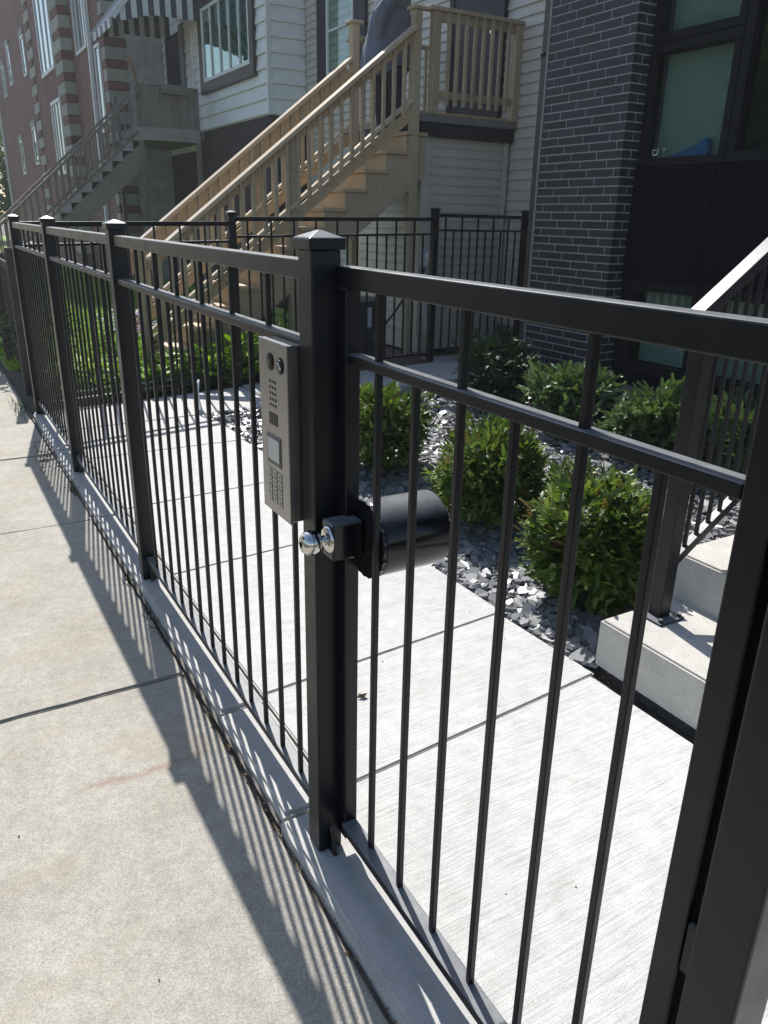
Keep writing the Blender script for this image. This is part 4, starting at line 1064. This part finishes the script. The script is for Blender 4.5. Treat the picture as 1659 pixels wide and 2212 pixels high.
# bent pale strip at the corner of the slate bed
pts = []
bm = bmesh.new(); prev = None
for i in range(9):
    t = i / 8; z = -.03 + .29 * t; x = 1.905 - .045 * math.sin(t * 2.6) + .01 * t
    w = .055 * (1 - .75 * max(0, t - .55) / .45)
    ring = [bm.verts.new((x + dx, 6.30 + dy, z)) for dx, dy in ((-.006, -w), (.006, -w), (.006, w), (-.006, w))]
    if prev:
        for j in range(4): bm.faces.new((prev[j], prev[(j + 1) % 4], ring[(j + 1) % 4], ring[j]))
    prev = ring
bm.faces.new(prev); bmesh.ops.recalc_face_normals(bm, faces=bm.faces)
tag(obj('edging_strip', frombm(bm, 'edging_strip', 'white_plastic', True)), 'bent pale plastic edging strip standing at the slate bed corner', 'edging')
# low garden edging behind side fence
ge = thing('garden_edging', 'thin pale metal edging wire in front of the ground cover', 'edging', (1.8, 7.2, 0))
tube('wire', ge, [(.9, 6.98, .10), (1.6, 7.10, .11), (2.4, 7.24, .12)], .006, 'white_plastic', 6)
tube('wire', ge, [(.9, 6.98, .045), (1.6, 7.10, .05), (2.4, 7.24, .055)], .006, 'white_plastic', 6)
for x in (.95, 1.45, 1.95, 2.38): tube('stake', ge, [(x, 6.985 + .17 * (x - .9), -.04), (x, 6.985 + .17 * (x - .9), .13)], .006, 'white_plastic', 6)

# trees
def tree(name, label, loc, h, cr_, seed, group=None, n=5200, leaf=.20):
    rng = random.Random(seed); th = thing(name, label, 'tree', loc, group); L0 = Vector(loc)
    tube('trunk', th, [L0 + Vector((0, 0, -.15)), L0 + Vector((.05, .03, h * .25)), L0 + Vector((.0, .1, h * .5)), L0 + Vector((.1, .05, h * .8))], [.17, .14, .10, .04], 'bark', 10)
    cl = []
    for j in range(16):
        a = rng.uniform(0, 6.28); r = cr_ * rng.uniform(.3, .85); zc = h * rng.uniform(.45, .95); c = Vector((r * math.cos(a), r * math.sin(a), zc)); cl.append((c, cr_ * rng.uniform(.28, .48)))
        if j % 2: tube('branch', th, [L0 + Vector((.02, .05, h * .38)), L0 + (c * .6 + Vector((0, 0, h * .18))), L0 + c], [.06, .035, .012], 'bark', 6)
    vs = []; fs = []
    for k in range(n):
        c, r = cl[k % 16]; d = Vector((rng.gauss(0, 1), rng.gauss(0, 1), rng.gauss(0, .8))).normalized(); p = c + d * r * rng.random() ** .4
        u = Vector((rng.gauss(0, 1), rng.gauss(0, 1), rng.gauss(0, 1))).normalized(); s = u.orthogonal().normalized(); l = leaf * rng.uniform(.5, 1.1); i = len(vs)
        vs += [tuple(p), tuple(p + u * l * .5 + s * l * .3), tuple(p + u * l), tuple(p + u * l * .5 - s * l * .3)]; fs.append((i, i + 1, i + 2, i + 3))
    obj('crown', pymesh('crown', vs, fs, 'ivy'), th); return th
tree('tree', 'leafy green tree beyond the far end of the brick buildings', (5.2, 52, 0), 9, 4.4, 61, None, 7000, .36)
TG = 'street trees across the road, reflected in the windows'
for i, (x, y) in enumerate(((-17.5, 13), (-18, 18.5), (-17.6, 24), (-18, 30))):
    tree('street_tree', 'leafy street tree across the road, reflected in the %s house windows' % ('first', 'second', 'third', 'fourth')[i], (x, y, -.1), 10, 4.2, 70 + i, TG, 5200, .62)
leaf_clump('leafy_tree', 'low bushy tree at the far end of the street, left edge', (5.6, 48, 0), 2.6, 5.2, 2600, .30, .45, 'ivy', 83, 'tree')
# far-left yard shrubs beyond the corner post
leaf_clump('leafy_shrub', 'scraggly green shrub beyond the corner fence post', (.95, 8.6, 0), .40, .9, 240, .04, .08, 'dark_leaf', 81, 'shrub')
leaf_clump('leafy_shrub', 'shrub beside the pavement beyond the fence corner', (.85, 10.4, 0), .5, 1.0, 300, .05, .09, 'dark_leaf', 82, 'shrub')

# neighbour's old dark fence along the pavement, beyond the corner post
nf = thing('old_fence', 'old dark wooden fence running on beyond the corner post', 'fence', (.72, 10, 0))
for i in range(5): box('post', nf, (.69, 7.7 + 1.7 * i, -.05), (.77, 7.78 + 1.7 * i, 1.25), 'shade_cloth', .004)
for zz in (.25, 1.0): box('rail', nf, (.771, 7.7, zz), (.80, 14.6, zz + .08), 'shade_cloth', .003)
for i in range(44):
    box('picket', nf, (.801, 7.75 + .155 * i, .02), (.818, 7.83 + .155 * i, 1.12 + .04 * random.random()), 'shade_cloth', .002)

# ================================================================== thin volume added to imitate veiling lens glare
bm = bmesh.new(); bmesh.ops.create_cube(bm, size=1)
b = MatB('veil'); b.t.nodes.remove(b.p); pv = b.n('ShaderNodeVolumePrincipled')
pv.inputs['Color'].default_value = (.93, .96, 1, 1); pv.inputs['Density'].default_value = .0013; pv.inputs['Anisotropy'].default_value = .35
b.l(pv.outputs[0], b.o.inputs['Volume']); M['veil'] = b.m
hz_o = obj('veil', frombm(bm, 'veil', 'veil'), None, Matrix.Translation((0, 22, 5.7)) @ Matrix.Diagonal((56, 90, 13.8, 1)))
stuff(hz_o, 'thin bright haze over the street, added to imitate lens glare', 'veil')
